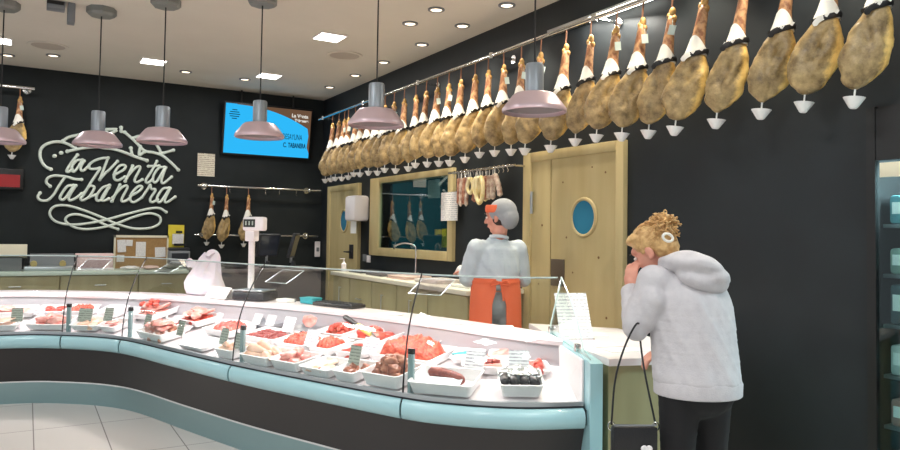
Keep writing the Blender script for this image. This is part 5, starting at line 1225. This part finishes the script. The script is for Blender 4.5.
# ----- worker
wk = thing('person', 'worker in white coat, grey cap and orange apron behind the counter, seen from the back', 'person', (3.05, 4.46, 0), RZC)
b = B()
Hk = (.02, .0, 1.548); l2, f2, u2, RmK, AK = head(b, Hk, (-.86, .48, -.14), (-.05, 0, 1), 1.05)
b.cap((.01, .0, 1.34), Vector(Hk) - u2 * .05 - f2 * .015, .058, .054, 6)
b.ell((.01, 0, 1.19), (.135, .085, .13)); b.ell((0, 0, 1.03), (.13, .095, .16)); b.ell((0, 0, .96), (.11, .08, .12))
ls, le, lw = Vector((-.15, -.03, 1.30)), Vector((-.205, .02, 1.09)), Vector((-.235, .22, 1.12))
rs, re, rw = Vector((.165, .05, 1.30)), Vector((.215, .1, 1.08)), Vector((.1, .33, 1.08))
b.cap(ls, le, .044, .038, 8); b.cap(le, lw, .038, .028, 8); b.cap(rs, re, .044, .038, 8); b.cap(re, rw, .038, .028, 8)
hand(b, lw, (-.25, .85, .1), (.1, -.1, -1), 1, .5, 1.0); hand(b, rw, (-.6, .7, -.1), (0, 0, -1), -1, .5, 1.0)
for sx in (-.085, .085):
    b.cap((sx, 0, .84), (sx, .02, .47), .07, .05, 8); b.cap((sx, .02, .47), (sx, 0, .09), .052, .036, 8); b.cap((sx, -.02, .05), (sx - .03, .13, .035), .036, .03, 6)
organic('body', b, .006, 3, SKIN, wk); eyes(wk, AK, RmK, 1.05)
b = B()
for i in range(13):
    a = i / 12; b.ell((.01 * (1 - a), 0, 1.30 - .27 * a), (.158 + .012 * math.sin(a * PI), .112 + .008 * a, .05), u=24, v=8)
b.cap(ls, rs, .07, .07, 9); b.ell((.01, 0, 1.36), (.085, .07, .045))
b.cap(ls, le, .078, .072, 9); b.cap(le, le.lerp(lw, .85), .070, .048, 8); b.cap(rs, re, .074, .066, 9); b.cap(re, re.lerp(rw, .85), .064, .046, 8)
o = organic('coat', b, .009, 5, COATM, wk)
for v in o.data.vertices:
    v.co += Vector(v.normal) * (noise.noise(Vector((v.co.x * 9 + v.co.z * 4, v.co.y * 9, v.co.z * 6))) * .013 + max(0, noise.noise(Vector((v.co.x * 26 + v.co.z * 9, v.co.y * 26, v.co.z * 8)))) * .012)
b = B(); b.tube(spline([(-.05, -.04, 1.40), (.01, -.07, 1.405), (.075, -.045, 1.395), (.08, .02, 1.385)], 5), .013, 8); b.build('collar', COATM, wk)
b = B()
for sx in (-.085, .085):
    b.cap((sx, 0, .88), (sx, .02, .47), .098, .075, 9); b.cap((sx, .02, .47), (sx, 0, .06), .075, .062, 9)
b.ell((0, 0, .90), (.165, .115, .15)); organic('trousers', b, .01, 4, GREYT, wk)
for sx in (-.085, .085):
    b = B(); b.cap((sx, -.03, .05), (sx - .04, .14, .045), .046, .042, 6); b.box((sx - .02, .05, .012), (.09, .25, .02), rz=R(10), bev=.008); b.build('shoe', LEATH, wk)
b = B(); V = []
for k in range(41):
    th = R(-90 + 28 + (360 - 40) * k / 40) ; col = []
    for z, g in ((1.09, 1.0), (1.0, 1.06), (.9, 1.09), (.7, 1.12), (.52, 1.14)):
        gap = 1 if z > .98 else 1
        a0 = -90 + (12 if z > .98 else 22); a1 = 270 - (2 if z > .98 else 10); a = R(a0 + (a1 - a0) * k / 40)
        col.append([.0 + .178 * g * math.cos(a), .132 * g * math.sin(a), z])
    V.append(col)
outer = [[b.bm.verts.new(p) for p in col] for col in V]; inner = [[b.bm.verts.new((p[0] * .965, p[1] * .955, p[2])) for p in col] for col in V]
for i in range(40):
    for j in range(4):
        b.bm.faces.new((outer[i][j], outer[i + 1][j], outer[i + 1][j + 1], outer[i][j + 1])); b.bm.faces.new((inner[i][j], inner[i][j + 1], inner[i + 1][j + 1], inner[i + 1][j]))
for i in range(40):
    b.bm.faces.new((outer[i][0], inner[i][0], inner[i + 1][0], outer[i + 1][0])); b.bm.faces.new((outer[i][4], outer[i + 1][4], inner[i + 1][4], inner[i][4]))
for i in (0, 40):
    for j in range(4): b.bm.faces.new((outer[i][j], outer[i][j + 1], inner[i][j + 1], inner[i][j]))
b.build('apron', APRON, wk)
b = B(); b.tube([(.182 * math.cos(2 * PI * i / 36), .136 * math.sin(2 * PI * i / 36), 1.06) for i in range(36)], .01, 6, closed=True, flat=(.5, 1.4))
for sx in (-1, 1): b.tube(spline([(.02, -.14, 1.06), (.02 + sx * .05, -.16, 1.08), (.02 + sx * .07, -.155, 1.04), (.02 + sx * .01, -.145, 1.055)], 4), .007, 6)
b.tube([(.03, -.145, 1.05), (.05, -.15, .93)], .007, 6); b.build('apron_tie', APRON, wk)
b = B(); b.ell(AK(0, -.035, .035), (.098, .110, .10), RmK, 22, 14); b.ell(AK(0, -.075, -.01), (.09, .075, .095), RmK); cp = organic('cap', b, .006, 3, CAPM, wk)
b = B(); b.ell(AK(0, -.02, -.02), (.079, .082, .06), RmK, 20, 12); b.ell(AK(0, -.055, -.055), (.055, .045, .03), RmK); b.build('hair', HAIRD, wk)
b = B(); pts = []
for i in range(19):
    a = R(-20 + 220 * i / 18); pts.append(AK(.088 * math.cos(a), -.0 + .085 * math.sin(a), .06 + .012 * math.sin(a)))
b.tube(pts, .022, 8, flat=(.35, 1.3)); b.build('orange_cap_band', ORAN, wk)
b = B(); hv = Vector(lw); fd = Vector((-.25, .85, .1)).normalized(); b.cap(hv - fd * .03, hv + fd * .07, .036, .042, 6); 
for i in range(4): b.cap(hv + fd * .08 + Vector((.03 - .02 * i, 0, 0)), hv + fd * .13 + Vector((.03 - .02 * i, 0, -.035)), .013, .011, 4)
b.cap(hv + fd * .03 + Vector((.04, 0, 0)), hv + fd * .08 + Vector((.055, 0, -.02)), .014, .011, 4)
organic('glove', b, .006, 2, mat('pale_glove', (226, 226, 222), .6), wk)

# ---------------------------------------------------------------- camera, world, view
cd = bpy.data.cameras.new('camera'); cam = bpy.data.objects.new('camera', cd); C.objects.link(cam)
r_, u_c, w_ = [[0.860181, -0.509786, 0.014379], [-0.029711, -0.021946, 0.999318], [0.509123, 0.860021, 0.034024]]
cam.matrix_world = Matrix(((r_[0], u_c[0], -w_[0], 0), (r_[1], u_c[1], -w_[1], 0), (r_[2], u_c[2], -w_[2], 1.42), (0, 0, 0, 1)))
cd.sensor_width = 36; cd.lens = 713.57 / 900 * 36; cd.shift_y = -.0178; cd.clip_start = .05; cd.clip_end = 60
SC.camera = cam
wd = bpy.data.worlds.new('world'); SC.world = wd; wd.use_nodes = True
bg = wd.node_tree.nodes['Background']; bg.inputs[0].default_value = (.84, .94, 1, 1); bg.inputs[1].default_value = .52
SC.view_settings.view_transform = 'Standard'; SC.view_settings.look = 'None'; SC.view_settings.exposure = 0.0; SC.view_settings.gamma = 1.0; SC.view_settings.use_curve_mapping = False
